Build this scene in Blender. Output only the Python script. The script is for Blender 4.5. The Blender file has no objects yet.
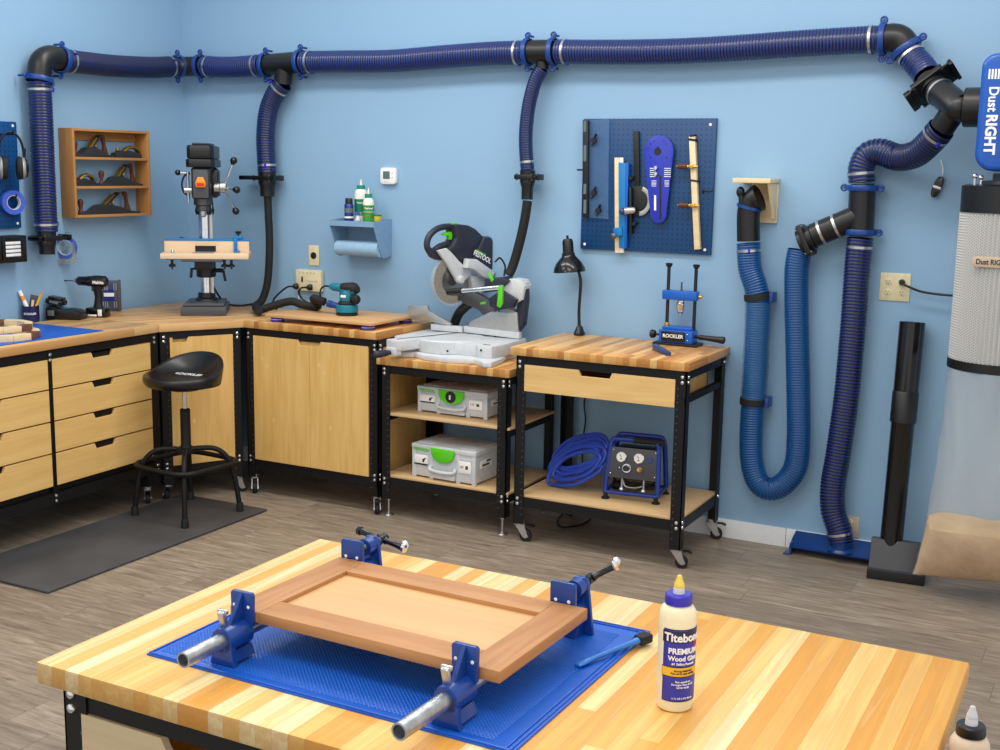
import bpy, bmesh, math, random
from mathutils import Vector as V, Matrix
random.seed(7)
PI=math.pi
SC=bpy.context.scene; COL=SC.collection
# ------------------------------------------------------------------ camera
CO=V((5.19473,-5.72007,1.80861))
FW=V((-.45786,.87294,-.16857)).normalized()
RT=V((.88406,.46703,.01665)); RT=(RT-FW*RT.dot(FW)).normalized()
UP=RT.cross(FW)
FPX=1203.58
cam=bpy.data.cameras.new('camera'); co=bpy.data.objects.new('camera',cam); COL.objects.link(co)
cam.sensor_width=36; cam.lens=FPX*.036; cam.clip_start=.05
m=Matrix.Identity(4)
for i in range(3):
    m[i][0]=RT[i]; m[i][1]=UP[i]; m[i][2]=-FW[i]; m[i][3]=CO[i]
co.matrix_world=m; SC.camera=co
def ray(u,v): return FW+RT*((u-500)/FPX)-UP*((v-375)/FPX)
def atp(u,v,P0,n):
    d=ray(u,v); return CO+d*((P0-CO).dot(n)/d.dot(n))
def at(u,v,x=None,y=None,z=None):
    d=ray(u,v)
    if x is not None: t=(x-CO.x)/d.x
    elif y is not None: t=(y-CO.y)/d.y
    else: t=(z-CO.z)/d.z
    return CO+d*t
def atd(u,v,P): return CO+ray(u,v)*((P-CO).dot(FW))      # same depth as P
# ------------------------------------------------------------------ materials
def lin(c):
    return tuple(((x/255)/12.92 if x/255<=.04045 else ((x/255+.055)/1.055)**2.4) for x in c)+(1,)
class NT:
    def __init__(s,name):
        s.m=bpy.data.materials.new(name); s.m.use_nodes=True
        s.t=s.m.node_tree; s.b=s.t.nodes['Principled BSDF']
    def n(s,ty,**k):
        x=s.t.nodes.new(ty)
        for a,v in k.items(): setattr(x,a,v)
        return x
    def l(s,a,b): s.t.links.new(a,b)
    def math(s,op,a,b=None,c=None):
        x=s.n('ShaderNodeMath',operation=op)
        for i,q in enumerate((a,b,c)):
            if q is None: continue
            if isinstance(q,(int,float)): x.inputs[i].default_value=q
            else: s.l(q,x.inputs[i])
        return x.outputs[0]
    def coord(s,loc=(0,0,0),sc=(1,1,1),kind='Object'):
        tc=s.n('ShaderNodeTexCoord'); mp=s.n('ShaderNodeMapping')
        mp.inputs['Location'].default_value=loc; mp.inputs['Scale'].default_value=sc
        s.l(tc.outputs[kind],mp.inputs[0]); return mp.outputs[0]
    def sep(s,v):
        x=s.n('ShaderNodeSeparateXYZ'); s.l(v,x.inputs[0]); return x.outputs
    def comb(s,a,b,c=0):
        x=s.n('ShaderNodeCombineXYZ')
        for i,q in enumerate((a,b,c)):
            if isinstance(q,(int,float)): x.inputs[i].default_value=q
            else: s.l(q,x.inputs[i])
        return x.outputs[0]
    def noise(s,v,scale,detail=3,rough=.5,dist=0):
        x=s.n('ShaderNodeTexNoise'); s.l(v,x.inputs['Vector']); x.inputs['Scale'].default_value=scale
        x.inputs['Detail'].default_value=detail; x.inputs['Roughness'].default_value=rough; x.inputs['Distortion'].default_value=dist
        return x.outputs['Fac']
    def white(s,v):
        x=s.n('ShaderNodeTexWhiteNoise',noise_dimensions='3D'); s.l(v,x.inputs['Vector']); return x.outputs['Value']
    def ramp(s,f,stops,interp='LINEAR'):
        x=s.n('ShaderNodeValToRGB'); x.color_ramp.interpolation=interp; e=x.color_ramp.elements
        for i,(p,c) in enumerate(stops):
            q=e[i] if i<2 else e.new(p)
            q.position=p; q.color=lin(c) if len(c)==3 else c
        s.l(f,x.inputs[0]); return x.outputs[0]
    def mix(s,f,a,b,bt='MIX'):
        x=s.n('ShaderNodeMix',data_type='RGBA',blend_type=bt)
        for i,q in ((0,f),(6,a),(7,b)):
            if isinstance(q,(int,float)): x.inputs[i].default_value=q
            elif isinstance(q,tuple): x.inputs[i].default_value=lin(q) if len(q)==3 else q
            else: s.l(q,x.inputs[i])
        return x.outputs[2]
    def bump(s,h,st=.2,d=.002):
        x=s.n('ShaderNodeBump'); x.inputs['Strength'].default_value=st; x.inputs['Distance'].default_value=d
        s.l(h,x.inputs['Height']); s.l(x.outputs[0],s.b.inputs['Normal'])
    def done(s,col=None,rough=.5,metal=0,spec=.5):
        if col is not None:
            if isinstance(col,tuple): s.b.inputs['Base Color'].default_value=lin(col)
            else: s.l(col,s.b.inputs['Base Color'])
        s.b.inputs['Roughness'].default_value=rough; s.b.inputs['Metallic'].default_value=metal
        s.b.inputs['Specular IOR Level'].default_value=spec
        return s.m
def plain(name,c,rough=.5,metal=0,spec=.5,var=.025):
    t=NT(name); f=t.noise(t.coord(),35,3)
    a=tuple(max(0,x*(1-var)) for x in c); b=tuple(min(255,x*(1+var)) for x in c)
    return t.done(t.ramp(f,[(.3,a),(.7,b)]),rough,metal,spec)
def wood(name,c0,c1,axis=1,rough=.45,scale=1.0,knots=False,face=0):
    t=NT(name); sc=[9,9,9]; sc[axis]=.9
    v=t.coord(sc=tuple(q*scale for q in sc)); f=t.noise(v,3,4,.55,.6)
    sc2=[60,60,60]; sc2[axis]=2
    g=t.noise(t.coord(sc=tuple(q*scale for q in sc2)),2,2)
    f=t.math('ADD',t.math('MULTIPLY',f,.7),t.math('MULTIPLY',g,.3))
    c=t.ramp(f,[(.36,c0),(.62,c1)])
    if knots:
        k=t.n('ShaderNodeTexVoronoi',voronoi_dimensions='2D'); q=t.sep(t.coord(loc=(3,3,3))); t.l(t.comb(t.math('MULTIPLY',q[face],1.0),t.math('MULTIPLY',q[2],.7),0),k.inputs['Vector']); k.inputs['Scale'].default_value=5.2
        c=t.mix(t.ramp(k.outputs['Distance'],[(.02,(200,200,200)),(.06,(0,0,0))]),c,(244,212,146))
    return t.done(c,rough,0,.35)
def butcher(name,cols,w=.045,L=.5,run='y',rough=.35,end=.8,sd=10):
    t=NT(name); o=t.sep(t.coord(loc=(sd,10,10)))
    a,b=(o[0],o[1]) if run=='y' else (o[1],o[0])
    i=t.math('FLOOR',t.math('DIVIDE',a,w))
    r=t.white(t.comb(i,3.3,1.7))
    j=t.math('FLOOR',t.math('ADD',t.math('DIVIDE',b,L),t.math('MULTIPLY',r,5)))
    h=t.white(t.comb(i,j,.5))
    n=len(cols); c=t.ramp(h,[(k/n,q) for k,q in enumerate(cols)],'CONSTANT')
    sc=(38,1.6,38) if run=='y' else (1.6,38,38)
    off=t.n('ShaderNodeVectorMath',operation='ADD'); t.l(t.coord(sc=sc),off.inputs[0]); t.l(t.comb(t.math('MULTIPLY',h,37),t.math('MULTIPLY',h,91),h),off.inputs[1])
    g=t.noise(off.outputs[0],1.6,4,.6,.8)
    c=t.mix(t.math('MULTIPLY',t.ramp(g,[(.42,(255,255,255)),(.62,(0,0,0))]),.34),c,(196,134,54))
    c=t.mix(t.math('MULTIPLY',t.ramp(g,[(.3,(255,255,255)),(.45,(0,0,0))]),.25),c,(244,214,160))
    ge=t.n('ShaderNodeTexCoord'); nn=t.sep(ge.outputs['Normal'])
    e=t.math('GREATER_THAN',t.math('ABSOLUTE',nn[1] if run=='y' else nn[0]),.7)
    c=t.mix(t.math('MULTIPLY',e,1-end),c,(120,70,30))
    fr=t.math('FRACT',t.math('DIVIDE',a,w)); ed=t.math('LESS_THAN',fr,.02)
    c=t.mix(t.math('MULTIPLY',ed,.35),c,(120,78,40))
    t.bump(g,.04,.001)
    return t.done(c,rough,0,.3)
M={}
SEED=14.55
def mk():
    t=NT('wall paint'); f=t.noise(t.coord(),1.2,4); t.bump(t.noise(t.coord(),220,2),.05,.001)
    M['wall']=t.done(t.ramp(f,[(.3,(140,178,210)),(.7,(143,181,212))]),.55)
    t=NT('vinyl plank'); o=t.sep(t.coord(loc=(20,20,0)))
    W,L=.178,1.2
    i=t.math('FLOOR',t.math('DIVIDE',o[1],W)); r=t.white(t.comb(i,2,1))
    bx_=t.math('ADD',t.math('DIVIDE',o[0],L),t.math('MULTIPLY',r,7)); j=t.math('FLOOR',bx_)
    h=t.white(t.comb(i,j,4))
    off=t.n('ShaderNodeVectorMath',operation='ADD'); t.l(t.coord(sc=(3.2,30,1)),off.inputs[0]); t.l(t.comb(t.math('MULTIPLY',h,53),t.math('MULTIPLY',h,17),0),off.inputs[1])
    g=t.noise(off.outputs[0],1.5,6,.68,.7)
    c=t.ramp(g,[(.25,(92,79,66)),(.42,(136,121,104)),(.56,(157,142,124)),(.75,(190,174,154))])
    c=t.mix(t.math('MULTIPLY',h,.38),c,(110,97,84))
    sm=t.math('LESS_THAN',t.math('FRACT',t.math('DIVIDE',o[1],W)),.016)
    s2=t.math('LESS_THAN',t.math('FRACT',bx_),.003)
    c=t.mix(t.math('MULTIPLY',t.math('MAXIMUM',sm,s2),.5),c,(70,60,52))
    t.bump(g,.08,.001); M['floor']=t.done(c,.42)
    M['ply']=wood('birch plywood',(219,174,98),(233,193,122),2,.45,1,True)
    M['plyx']=wood('birch plywood face',(220,177,110),(233,195,132),0,.45,.8)
    M['plygrey']=wood('pale plywood drawer front',(196,174,136),(206,186,148),0,.45,.8)
    M['plytan']=wood('shelf board',(206,170,122),(216,182,134),0,.5,.7)
    M['butch']=butcher('butcher block',[(224,172,104),(204,146,82),(234,192,126),(184,126,68),(214,160,94),(228,184,116)],.033,.5)
    M['butchx']=butcher('butcher block lengthwise',[(214,172,118),(198,152,100),(222,184,132),(186,142,92),(206,162,108)],.04,.6,'x')
    M['butchl']=butcher('butcher block left',[(214,172,118),(198,152,100),(222,184,132),(186,142,92),(206,162,108)],.04,.6,'y')
    M['maple']=butcher('maple top',[(242,204,128),(232,174,84),(246,220,156),(236,188,104),(228,164,74),(248,228,174),(240,198,118),(234,178,92)],.031,2.2,'y',.36,.55,SEED)
    M['black']=plain('black powder coat',(19,18,20),.5,0,.3)
    M['blackp']=plain('black plastic',(17,17,19),.38)
    M['blackg']=plain('gloss black plastic',(18,18,20),.16)
    M['rubber']=plain('black rubber',(20,20,21),.7)
    M['vinyl']=plain('black vinyl',(20,20,22),.3)
    M['steel']=plain('zinc steel',(196,196,196),.32,.95)
    M['chrome']=plain('chrome',(225,225,228),.12,1)
    M['galv']=plain('galvanised pipe',(178,182,184),.35,.9,.5,.16)
    M['dsteel']=plain('dark steel',(95,95,97),.38,.8)
    M['white']=plain('white trim paint',(232,234,236),.45,0,.5,.01)
    M['whitep']=plain('white plastic',(240,240,238),.4)
    M['cream']=plain('ivory plastic',(226,216,176),.4)
    M['ply2']=wood('pale pine board',(226,202,158),(238,218,178),0,.5,.7)
    M['blue']=plain('blue enamel',(12,54,116),.28)
    M['bluec']=plain('blue collar plastic',(14,62,138),.35)
    M['cyan']=plain('cyan blue anodised aluminium',(8,120,190),.3)
    M['cblue']=plain('collector blue paint',(6,72,138),.28)
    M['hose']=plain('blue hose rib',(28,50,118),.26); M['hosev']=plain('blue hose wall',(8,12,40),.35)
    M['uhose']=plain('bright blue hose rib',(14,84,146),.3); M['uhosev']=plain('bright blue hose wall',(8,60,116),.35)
    t=NT('hammered anti fatigue mat'); t.bump(t.noise(t.coord(),160,2),.25,.002); f=t.noise(t.coord(),3,4)
    M['mat']=t.done(t.ramp(f,[(.3,(58,58,60)),(.7,(76,76,78))]),.6)
    return M
mk()
# ------------------------------------------------------------------ mesh library
W={}; ROOT={}
I4=Matrix.Identity(4)
def cat(pts,n=8,closed=False):
    P=[V(p) for p in pts]; N=len(P); out=[]
    for i in range(N if closed else N-1):
        p0=P[(i-1)%N] if (closed or i>0) else P[0]*2-P[1]
        p1=P[i]; p2=P[(i+1)%N]
        p3=P[(i+2)%N] if (closed or i+2<N) else P[-1]*2-P[-2]
        for k in range(n):
            t=k/n
            out.append(.5*((2*p1)+(p2-p0)*t+(2*p0-5*p1+4*p2-p3)*t*t+(3*p1-p0-3*p2+p3)*t**3))
    if not closed: out.append(P[-1])
    return out
def resample(P,step):
    L=[0]
    for a,b in zip(P,P[1:]): L.append(L[-1]+(b-a).length)
    n=max(2,int(round(L[-1]/step))); out=[]; j=0
    for i in range(n+1):
        d=L[-1]*i/n
        while j<len(P)-2 and L[j+1]<d: j+=1
        s=L[j+1]-L[j]; out.append(P[j].lerp(P[j+1],0 if s<1e-9 else (d-L[j])/s))
    return out
def frame(d,up=V((0,0,1))):
    d=V(d).normalized()
    if abs(d.dot(up))>.98: up=V((1,0,0)) if abs(d.x)<.9 else V((0,1,0))
    x=up.cross(d).normalized(); y=d.cross(x)
    return x,y,d
def mat4(o,x,y,z):
    m=Matrix.Identity(4)
    for i in range(3): m[i][0]=x[i]; m[i][1]=y[i]; m[i][2]=z[i]; m[i][3]=o[i]
    return m
def TR(x,y,z,rz=0): return Matrix.Translation((x,y,z))@Matrix.Rotation(rz,4,'Z')
class MB:
    def __init__(s): s.bm=bmesh.new(); s.mi=0
    def mat(s,i): s.mi=i; return s
    def _f(s,vs):
        try:
            f=s.bm.faces.new(vs); f.material_index=s.mi; return f
        except ValueError: return None
    def box(s,x0,x1,y0,y1,z0,z1,bev=0,M=None,seg=2):
        b=bmesh.new()
        vs=[b.verts.new((x,y,z)) for x in (x0,x1) for y in (y0,y1) for z in (z0,z1)]
        for q in ((0,1,3,2),(4,6,7,5),(0,4,5,1),(2,3,7,6),(0,2,6,4),(1,5,7,3)): b.faces.new([vs[i] for i in q])
        if bev: bmesh.ops.bevel(b,geom=b.edges[:],offset=bev,segments=seg,affect='EDGES',profile=.5)
        return s._merge(b,M)
    def _merge(s,b,M=None):
        bmesh.ops.recalc_face_normals(b,faces=b.faces[:])
        if M is not None: b.transform(M)
        mp={v:s.bm.verts.new(v.co) for v in b.verts}
        for f in b.faces:
            g=s._f([mp[v] for v in f.verts])
        b.free(); return s
    def bar(s,p0,p1,w,h=None,bev=0,up=(0,0,1)):
        p0,p1=V(p0),V(p1); x,y,d=frame(p1-p0,V(up)); L=(p1-p0).length; h=h or w
        return s.box(-w/2,w/2,-h/2,h/2,0,L,bev,mat4(p0,x,y,d))
    def prism(s,poly,M=None,z0=0,z1=.01,bev=0,seg=2):
        b=bmesh.new(); n=len(poly)
        A=[b.verts.new((p[0],p[1],z0)) for p in poly]; B=[b.verts.new((p[0],p[1],z1)) for p in poly]
        b.faces.new(A[::-1]); b.faces.new(B)
        for i in range(n): b.faces.new((A[i],A[(i+1)%n],B[(i+1)%n],B[i]))
        if bev:
            bmesh.ops.recalc_face_normals(b,faces=b.faces[:])
            ed=[e for e in b.edges if (e.verts[0].co.z==e.verts[1].co.z)]
            bmesh.ops.bevel(b,geom=ed,offset=bev,segments=seg,affect='EDGES',profile=.5)
        return s._merge(b,M)
    def rings(s,R,closed=False,cap=True):
        rows=[[s.bm.verts.new(p) for p in r] for r in R]; n=len(rows[0])
        for i in range(len(rows)-(0 if closed else 1)):
            a,b=rows[i],rows[(i+1)%len(rows)]
            for k in range(n): s._f((a[k],a[(k+1)%n],b[(k+1)%n],b[k]))
        if cap and not closed:
            s._f(rows[0][::-1]); s._f(rows[-1])
        return rows
    def lathe(s,prof,o=(0,0,0),d=(0,0,1),n=24,cap=True,up=(0,0,1),sx=1,sy=1):
        o=V(o); x,y,d=frame(d,V(up)); R=[]
        for r,z in prof:
            r=max(r,1e-4); R.append([o+d*z+x*(r*sx*math.cos(2*PI*k/n))+y*(r*sy*math.sin(2*PI*k/n)) for k in range(n)])
        s.rings(R,False,cap); return s
    def cyl(s,p0,p1,r0,r1=None,n=20,cap=True):
        p0,p1=V(p0),V(p1); r1=r0 if r1 is None else r1
        return s.lathe([(r0,0),(r1,(p1-p0).length)],p0,p1-p0,n,cap)
    def tube(s,pts,r,n=12,closed=False,cap=True,mats=None):
        P=[V(p) for p in pts]; N=len(P); R=[]; x=None
        for i in range(N):
            a=P[(i-1)%N] if (closed or i>0) else P[0]; b=P[(i+1)%N] if (closed or i<N-1) else P[-1]
            d=(b-a).normalized()
            if x is None: x,y,_=frame(d)
            else:
                x=(x-d*x.dot(d)).normalized(); y=d.cross(x)
            rr=r[i] if isinstance(r,(list,tuple)) else r
            R.append([P[i]+x*(rr*math.cos(2*PI*k/n))+y*(rr*math.sin(2*PI*k/n)) for k in range(n)])
        if mats is None: s.rings(R,closed,cap)
        else:
            rows=[[s.bm.verts.new(p) for p in q] for q in R]
            for i in range(N-1):
                s.mi=mats[i]
                for k in range(n): s._f((rows[i][k],rows[i][(k+1)%n],rows[i+1][(k+1)%n],rows[i+1][k]))
            s.mi=0
            if cap: s._f(rows[0][::-1]); s._f(rows[-1])
        return s
    def ell(s,c,rx,ry,rz,n=16,m=10,M=None):
        b=bmesh.new(); bmesh.ops.create_uvsphere(b,u_segments=n,v_segments=m,radius=1)
        b.transform(Matrix.Translation(c)@Matrix.Diagonal((rx,ry,rz,1))); return s._merge(b,M)
    def torus(s,c,d,R,r,n=28,k=10,a0=0,a1=2*PI):
        x,y,d=frame(d); c=V(c); full=abs(a1-a0-2*PI)<1e-6
        pts=[c+x*(R*math.cos(a0+(a1-a0)*i/n))+y*(R*math.sin(a0+(a1-a0)*i/n)) for i in range(n+(0 if full else 1))]
        return s.tube(pts,r,k,full)
    def build(s,name,mats,parent=None,Mx=None,smooth=35):
        bm=s.bm
        bmesh.ops.recalc_face_normals(bm,faces=bm.faces[:])
        if Mx is None: Mx=ROOT[parent.name] if parent is not None else I4
        lo=V([min(v.co[i] for v in bm.verts) for i in range(3)]); hi=V([max(v.co[i] for v in bm.verts) for i in range(3)])
        c=(lo+hi)/2
        if parent is None: c.z=lo.z
        bm.transform(Matrix.Translation(-c))
        for f in bm.faces: f.smooth=smooth>0
        if smooth>0:
            for e in bm.edges:
                if len(e.link_faces)==2 and e.calc_face_angle(0)>math.radians(smooth): e.smooth=False
        me=bpy.data.meshes.new(name); bm.to_mesh(me); bm.free()
        for q in (mats if isinstance(mats,(list,tuple)) else [mats]): me.materials.append(M[q] if isinstance(q,str) else q)
        o=bpy.data.objects.new(name,me); COL.objects.link(o)
        return place(o,Mx@Matrix.Translation(c),parent)
def place(o,WM,parent=None):
    W[o.name]=WM
    if parent is not None:
        o.parent=parent; o.matrix_basis=W[parent.name].inverted()@WM; ROOT[o.name]=ROOT[parent.name]
    else:
        o.matrix_basis=WM; ROOT[o.name]=WM
    return o
def tag(o,label,cat_,group=None):
    o['label']=label; o['category']=cat_
    if group: o['group']=group
    return o
def thing(name,label,cat_,Mx,group=None):
    o=bpy.data.objects.new(name,None); COL.objects.link(o); o.empty_display_size=.05
    place(o,Mx); return tag(o,label,cat_,group)
def single(mb,name,mats,label,cat_,Mx=None,group=None,smooth=35):
    return tag(mb.build(name,mats,None,Mx,smooth),label,cat_,group)
def dup(o,WM,label=None,parent=None):
    c=o.copy(); COL.objects.link(c); place(c,WM,parent)
    if label: c['label']=label
    inv=W[o.name].inverted()
    for ch in list(o.children): dup(ch,WM@inv@W[ch.name],None,c)
    return c
def struct(o): o['kind']='structure'; return o
# lettering: mesh text in the XY plane of Mx; wrap bends it round a cylinder of radius wrap
def text(parent,s,Mx,size,mat,name='lettering',depth=.0006,bold=0,wrap=None,sx=1,align='CENTER',shear=0):
    c=bpy.data.curves.new('t','FONT'); c.body=s; c.size=size; c.align_x=align; c.align_y='CENTER'; c.extrude=depth; c.offset=bold; c.shear=shear
    c.resolution_u=3
    t=bpy.data.objects.new('t',c); COL.objects.link(t)
    dg=bpy.context.evaluated_depsgraph_get(); me=bpy.data.meshes.new_from_object(t.evaluated_get(dg))
    bpy.data.objects.remove(t); bpy.data.curves.remove(c)
    b=MB(); b.bm.from_mesh(me); bpy.data.meshes.remove(me)
    if wrap:
        bmesh.ops.subdivide_edges(b.bm,edges=[e for e in b.bm.edges if e.calc_length()>.006],cuts=3)
    for v in b.bm.verts:
        v.co.x*=sx
        if wrap:
            a=v.co.x/wrap; r=wrap+v.co.z; v.co=V((r*math.sin(a),v.co.y,r*math.cos(a)-wrap))
    for f in b.bm.faces: f.material_index=0
    b.bm.transform(Mx)
    return b.build(name,mat,parent,I4,0)
FR=mat4((0,0,0),(1,0,0),(0,0,1),(0,-1,0))   # XY plane standing upright facing -y
# ------------------------------------------------------------------ setting
RX=6.6; FY=-6.4; CZ=3.3
struct(MB().box(-.15,RX,FY,.15,-.06,0).build('floor','floor'))
struct(MB().box(-.15,RX,0,.15,0,CZ).build('wall_back','wall'))
struct(MB().box(-.15,0,FY,0,0,CZ).build('wall_left','wall'))
for i,(a,b) in enumerate(((.016,at(785.5,540,y=-.016).x-.0015),(at(785.5,540,y=-.016).x+.0015,RX))):
    struct(MB().prism([(0,0),(.016,0),(.016,.082),(.011,.092),(0,.092)],mat4((a,0,0),(0,-1,0),(0,0,1),(1,0,0)),0,b-a).build('baseboard_back_'+str(i+1),'white'))
struct(MB().box(0,.016,FY,-.016,0,.092,.003).build('baseboard_left','white'))
# ------------------------------------------------------------------ light
def area(name,loc,sx,sy,power,rot=(0,0,0),col=(1,.965,.915)):
    l=bpy.data.lights.new(name,'AREA'); l.shape='RECTANGLE'; l.size=sx; l.size_y=sy; l.energy=power; l.color=col
    o=bpy.data.objects.new(name,l); COL.objects.link(o); o.location=loc; o.rotation_euler=rot; return o
for x_ in (1.25,2.7,4.15): area('ceiling_light',(x_,-1.25,3.27),1.3,.35,21)
for x_ in (1.2,3.6): area('ceiling_light',(x_,-2.9,3.27),1.3,.5,23)
for x_ in (1.8,4.6): area('ceiling_light',(x_,-4.9,3.27),1.3,.5,22)
w=bpy.data.worlds.new('room light'); SC.world=w; w.use_nodes=True
w.node_tree.nodes['Background'].inputs[0].default_value=(1,.995,.98,1); w.node_tree.nodes['Background'].inputs[1].default_value=1.12
SC.view_settings.view_transform='Standard'; SC.view_settings.look='None'; SC.view_settings.gamma=1; SC.view_settings.use_curve_mapping=False
SC.view_settings.exposure=-.27
# ------------------------------------------------------------------ benches
TT=.04
BOLT=None
def bolt(parent,p,d):
    global BOLT
    R=ROOT[parent.name]; x,y,z=frame(V(d)); WM=R@mat4(V(p),x,y,z)
    if BOLT is None:
        b=MB(); b.lathe([(.0095,0),(.0095,.002),(.008,.0055),(.004,.0075),(0,.008)],n=12)
        o=b.build('bolt','chrome',parent,WM); BOLT=o; return o
    o=BOLT.copy(); COL.objects.link(o); return place(o,WM@Matrix.Translation((0,0,.004)),parent)
def leg(root,x,y,sx,sy,z0,z1,boltz,side=True,name='leg',holes=True):
    b=MB(); w=.052; t=.004
    b.box(min(x,x+sx*w),max(x,x+sx*w),min(y,y+sy*t),max(y,y+sy*t),z0,z1)
    b.box(min(x,x+sx*t),max(x,x+sx*t),min(y,y+sy*.05),max(y,y+sy*.05),z0,z1)
    if holes:
        b.mat(1); z=z0+.05
        while z<z1-.06:
            for (p,d) in (((x+sx*.04,y-sy*.0002,z),(0,-sy,0)),((x-sx*.0002,y+sy*.036,z),(-sx,0,0))):
                b.cyl(V(p)-V(d)*.002,V(p)+V(d)*.0004,.0034,n=8)
            z+=.032
    o=b.build(name,['black','hole'],root)
    for z in boltz:
        bolt(o,(x+sx*.02,y-sy*.0,z),(0,-sy,0))
        if side: bolt(o,(x,y+sy*.022,z),(-sx,0,0))
    return o
M['hole']=plain('leg hole',(74,76,80),.6)
def caster(root,x,y,zt,ang=0,brake=True,r=.03):
    Mx=ROOT[root.name]@Matrix.Translation((x,y,0))@Matrix.Rotation(ang,4,'Z')
    b=MB(); b.cyl((0,0,zt-.006),(0,0,zt+.012),.022,n=16)
    for s in (-1,1):
        b.prism([(-.024,zt-.006),(.024,zt-.006),(.038,r+.014),(.046,r-.004),(.03,r-.012),(.016,r-.004)],mat4((0,s*.016,0),(1,0,0),(0,0,1),(0,-1,0)),-.0015,.0015)
    b.box(-.026,.028,-.0175,.0175,zt-.009,zt-.005)
    b.cyl((.028,-.021,r),(.028,.021,r),.006,n=10)
    o=b.build('caster','steel',root,Mx)
    b=MB(); b.lathe([(.012,-.0125),(r-.004,-.0125),(r,-.008),(r,.008),(r-.004,.0125),(.012,.0125)],(.028,0,r),(0,1,0),28)
    b.build('wheel','rubber',o,Mx)
    if brake:
        b=MB(); b.box(-.012,.012,-.014,.014,-.004,.004,.002,Matrix.Translation((.062,0,zt-.012))@Matrix.Rotation(.35,4,'Y')); b.box(.03,.058,-.009,.009,zt-.012,zt-.006)
        b.build('brake_lever','blackp',o,Mx)
def levelfoot(root,x,y,zt):
    b=MB(); b.lathe([(.026,0),(.026,.005),(.02,.01),(.008,.014),(.008,.02),(.006,.02),(.006,zt+.02)],(x,y,0),n=20); b.cyl((x,y,zt-.012),(x,y,zt-.002),.012,n=6)
    b.build('levelling_foot','steel',root)
def rail(root,p0,p1,h,t=.004,name='rail'):
    b=MB(); p0,p1=V(p0),V(p1); b.bar(p0,p1,t,h); d=(p1-p0).normalized()
    n=V((-d.y,d.x,0)); mid=(p0+p1)/2
    inn=n if n.dot(V((.45,.3,0))-mid)>0 else -n
    b.bar(p0+inn*.012+V((0,0,h/2-.002)),p1+inn*.012+V((0,0,h/2-.002)),.024,.004)
    return b.build(name,'black',root)
def top(root,x0,x1,y0,y1,zt,mat,name='tabletop',t=TT):
    b=MB(); b.box(x0,x1,y0,y1,zt-t,zt,.0035); return b.build(name,mat,root)
def notchpoly(x0,x1,z0,z1,nx0,nx1,nd,ch=.012):
    return [(x0,z0),(x1,z0),(x1,z1),(nx1,z1),(nx1-ch,z1-nd),(nx0+ch,z1-nd),(nx0,z1),(x0,z1)]
def front(root,poly,y,name,mat,t=.018):
    # panel standing at y, facing -y, thickness t going to +y
    b=MB(); b.prism(poly,mat4((0,y,0),(1,0,0),(0,0,1),(0,-1,0)),-t,0,.0012,1)
    return b.build(name,mat,root)
# ---- rolling bench on the right with a drawer
X0,X1=2.578,3.477; DP=.613; H=.9685
Mr=TR(X0,-.628,0)
rb=thing('workbench','rolling workbench with one shallow birch drawer, open lower shelf and four casters','workbench',Mr)
w=X1-X0; top(rb,0,w,0,DP,H,'butch')
lx0,lx1=.028,w-.012; ly0,ly1=.012,DP-.03; ZL=.092
for sx,x in ((1,lx0),(-1,lx1)):
    for sy,y in ((1,ly0),(-1,ly1)):
        leg(rb,x,y,sx,sy,ZL,H-TT,(.9,.875,.222,.196) if sy>0 else (.9,.222))
        caster(rb,x+sx*.026,y+sy*.026,ZL,.15 if sx>0 else .3)
for y in (ly0+.006,ly1-.006):
    rail(rb,(lx0,y,H-TT-.022),(lx1,y,H-TT-.022),.044,name='top_rail'); rail(rb,(lx0,y,.204),(lx1,y,.204),.05,name='shelf_rail')
for x in (lx0+.006,lx1-.006):
    rail(rb,(x,ly0,H-TT-.022),(x,ly1,H-TT-.022),.044,name='top_rail'); rail(rb,(x,ly0,.204),(x,ly1,.204),.05,name='shelf_rail'); rail(rb,(x,ly0,.79),(x,ly1,.79),.03,name='drawer_rail')
b=MB(); b.box(lx0+.008,lx1-.008,ly0+.008,ly1-.008,.229,.241,.001); b.build('shelf','plytan',rb)
dr=front(rb,notchpoly(.072,w-.066,.757,.886,.355,.525,.028),ly0-.001,'drawer','plyx',.016)
b=MB()
for x in (.09,w-.092): b.box(x,x+.012,ly0+.016,ly1-.06,.765,.86)
b.box(.09,w-.08,ly0+.016,ly1-.06,.765,.777); b.box(.09,w-.08,ly1-.072,ly1-.06,.765,.86); b.build('drawer_box','ply',dr)
# ---- saw bench
Hs=.846; X0s,X1s=1.783,2.556; ws=X1s-X0s
sb=thing('workbench','low bench under the mitre saw with two shelves and screw levelling feet','workbench',TR(X0s,-.592,0))
Ds=.575; top(sb,0,ws,0,Ds,Hs,'butch'); sx0,sx1=.024,ws-.016; sy0,sy1=.012,Ds-.02
for sx,x in ((1,sx0),(-1,sx1)):
    for sy,y in ((1,sy0),(-1,sy1)):
        leg(sb,x,y,sx,sy,.095,Hs-TT,(.785,.762,.205,.18) if sy>0 else (.785,.205)); levelfoot(sb,x+sx*.028,y+sy*.028,.095)
for y in (sy0+.006,sy1-.006):
    rail(sb,(sx0,y,Hs-TT-.022),(sx1,y,Hs-TT-.022),.044,name='top_rail'); rail(sb,(sx0,y,.188),(sx1,y,.188),.048,name='shelf_rail')
for x in (sx0+.006,sx1-.006):
    rail(sb,(x,sy0,Hs-TT-.022),(x,sy1,Hs-TT-.022),.044,name='top_rail'); rail(sb,(x,sy0,.188),(x,sy1,.188),.048,name='shelf_rail'); rail(sb,(x,sy0,.52),(x,sy1,.52),.04,name='shelf_rail')
for z in (.5415,.213):
    b=MB(); b.box(sx0+.008,ws-.002,sy0+.006,sy1-.006,z,z+.012,.001); b.build('shelf','plytan',sb)
SH1,SH2=.5535,.225
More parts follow.
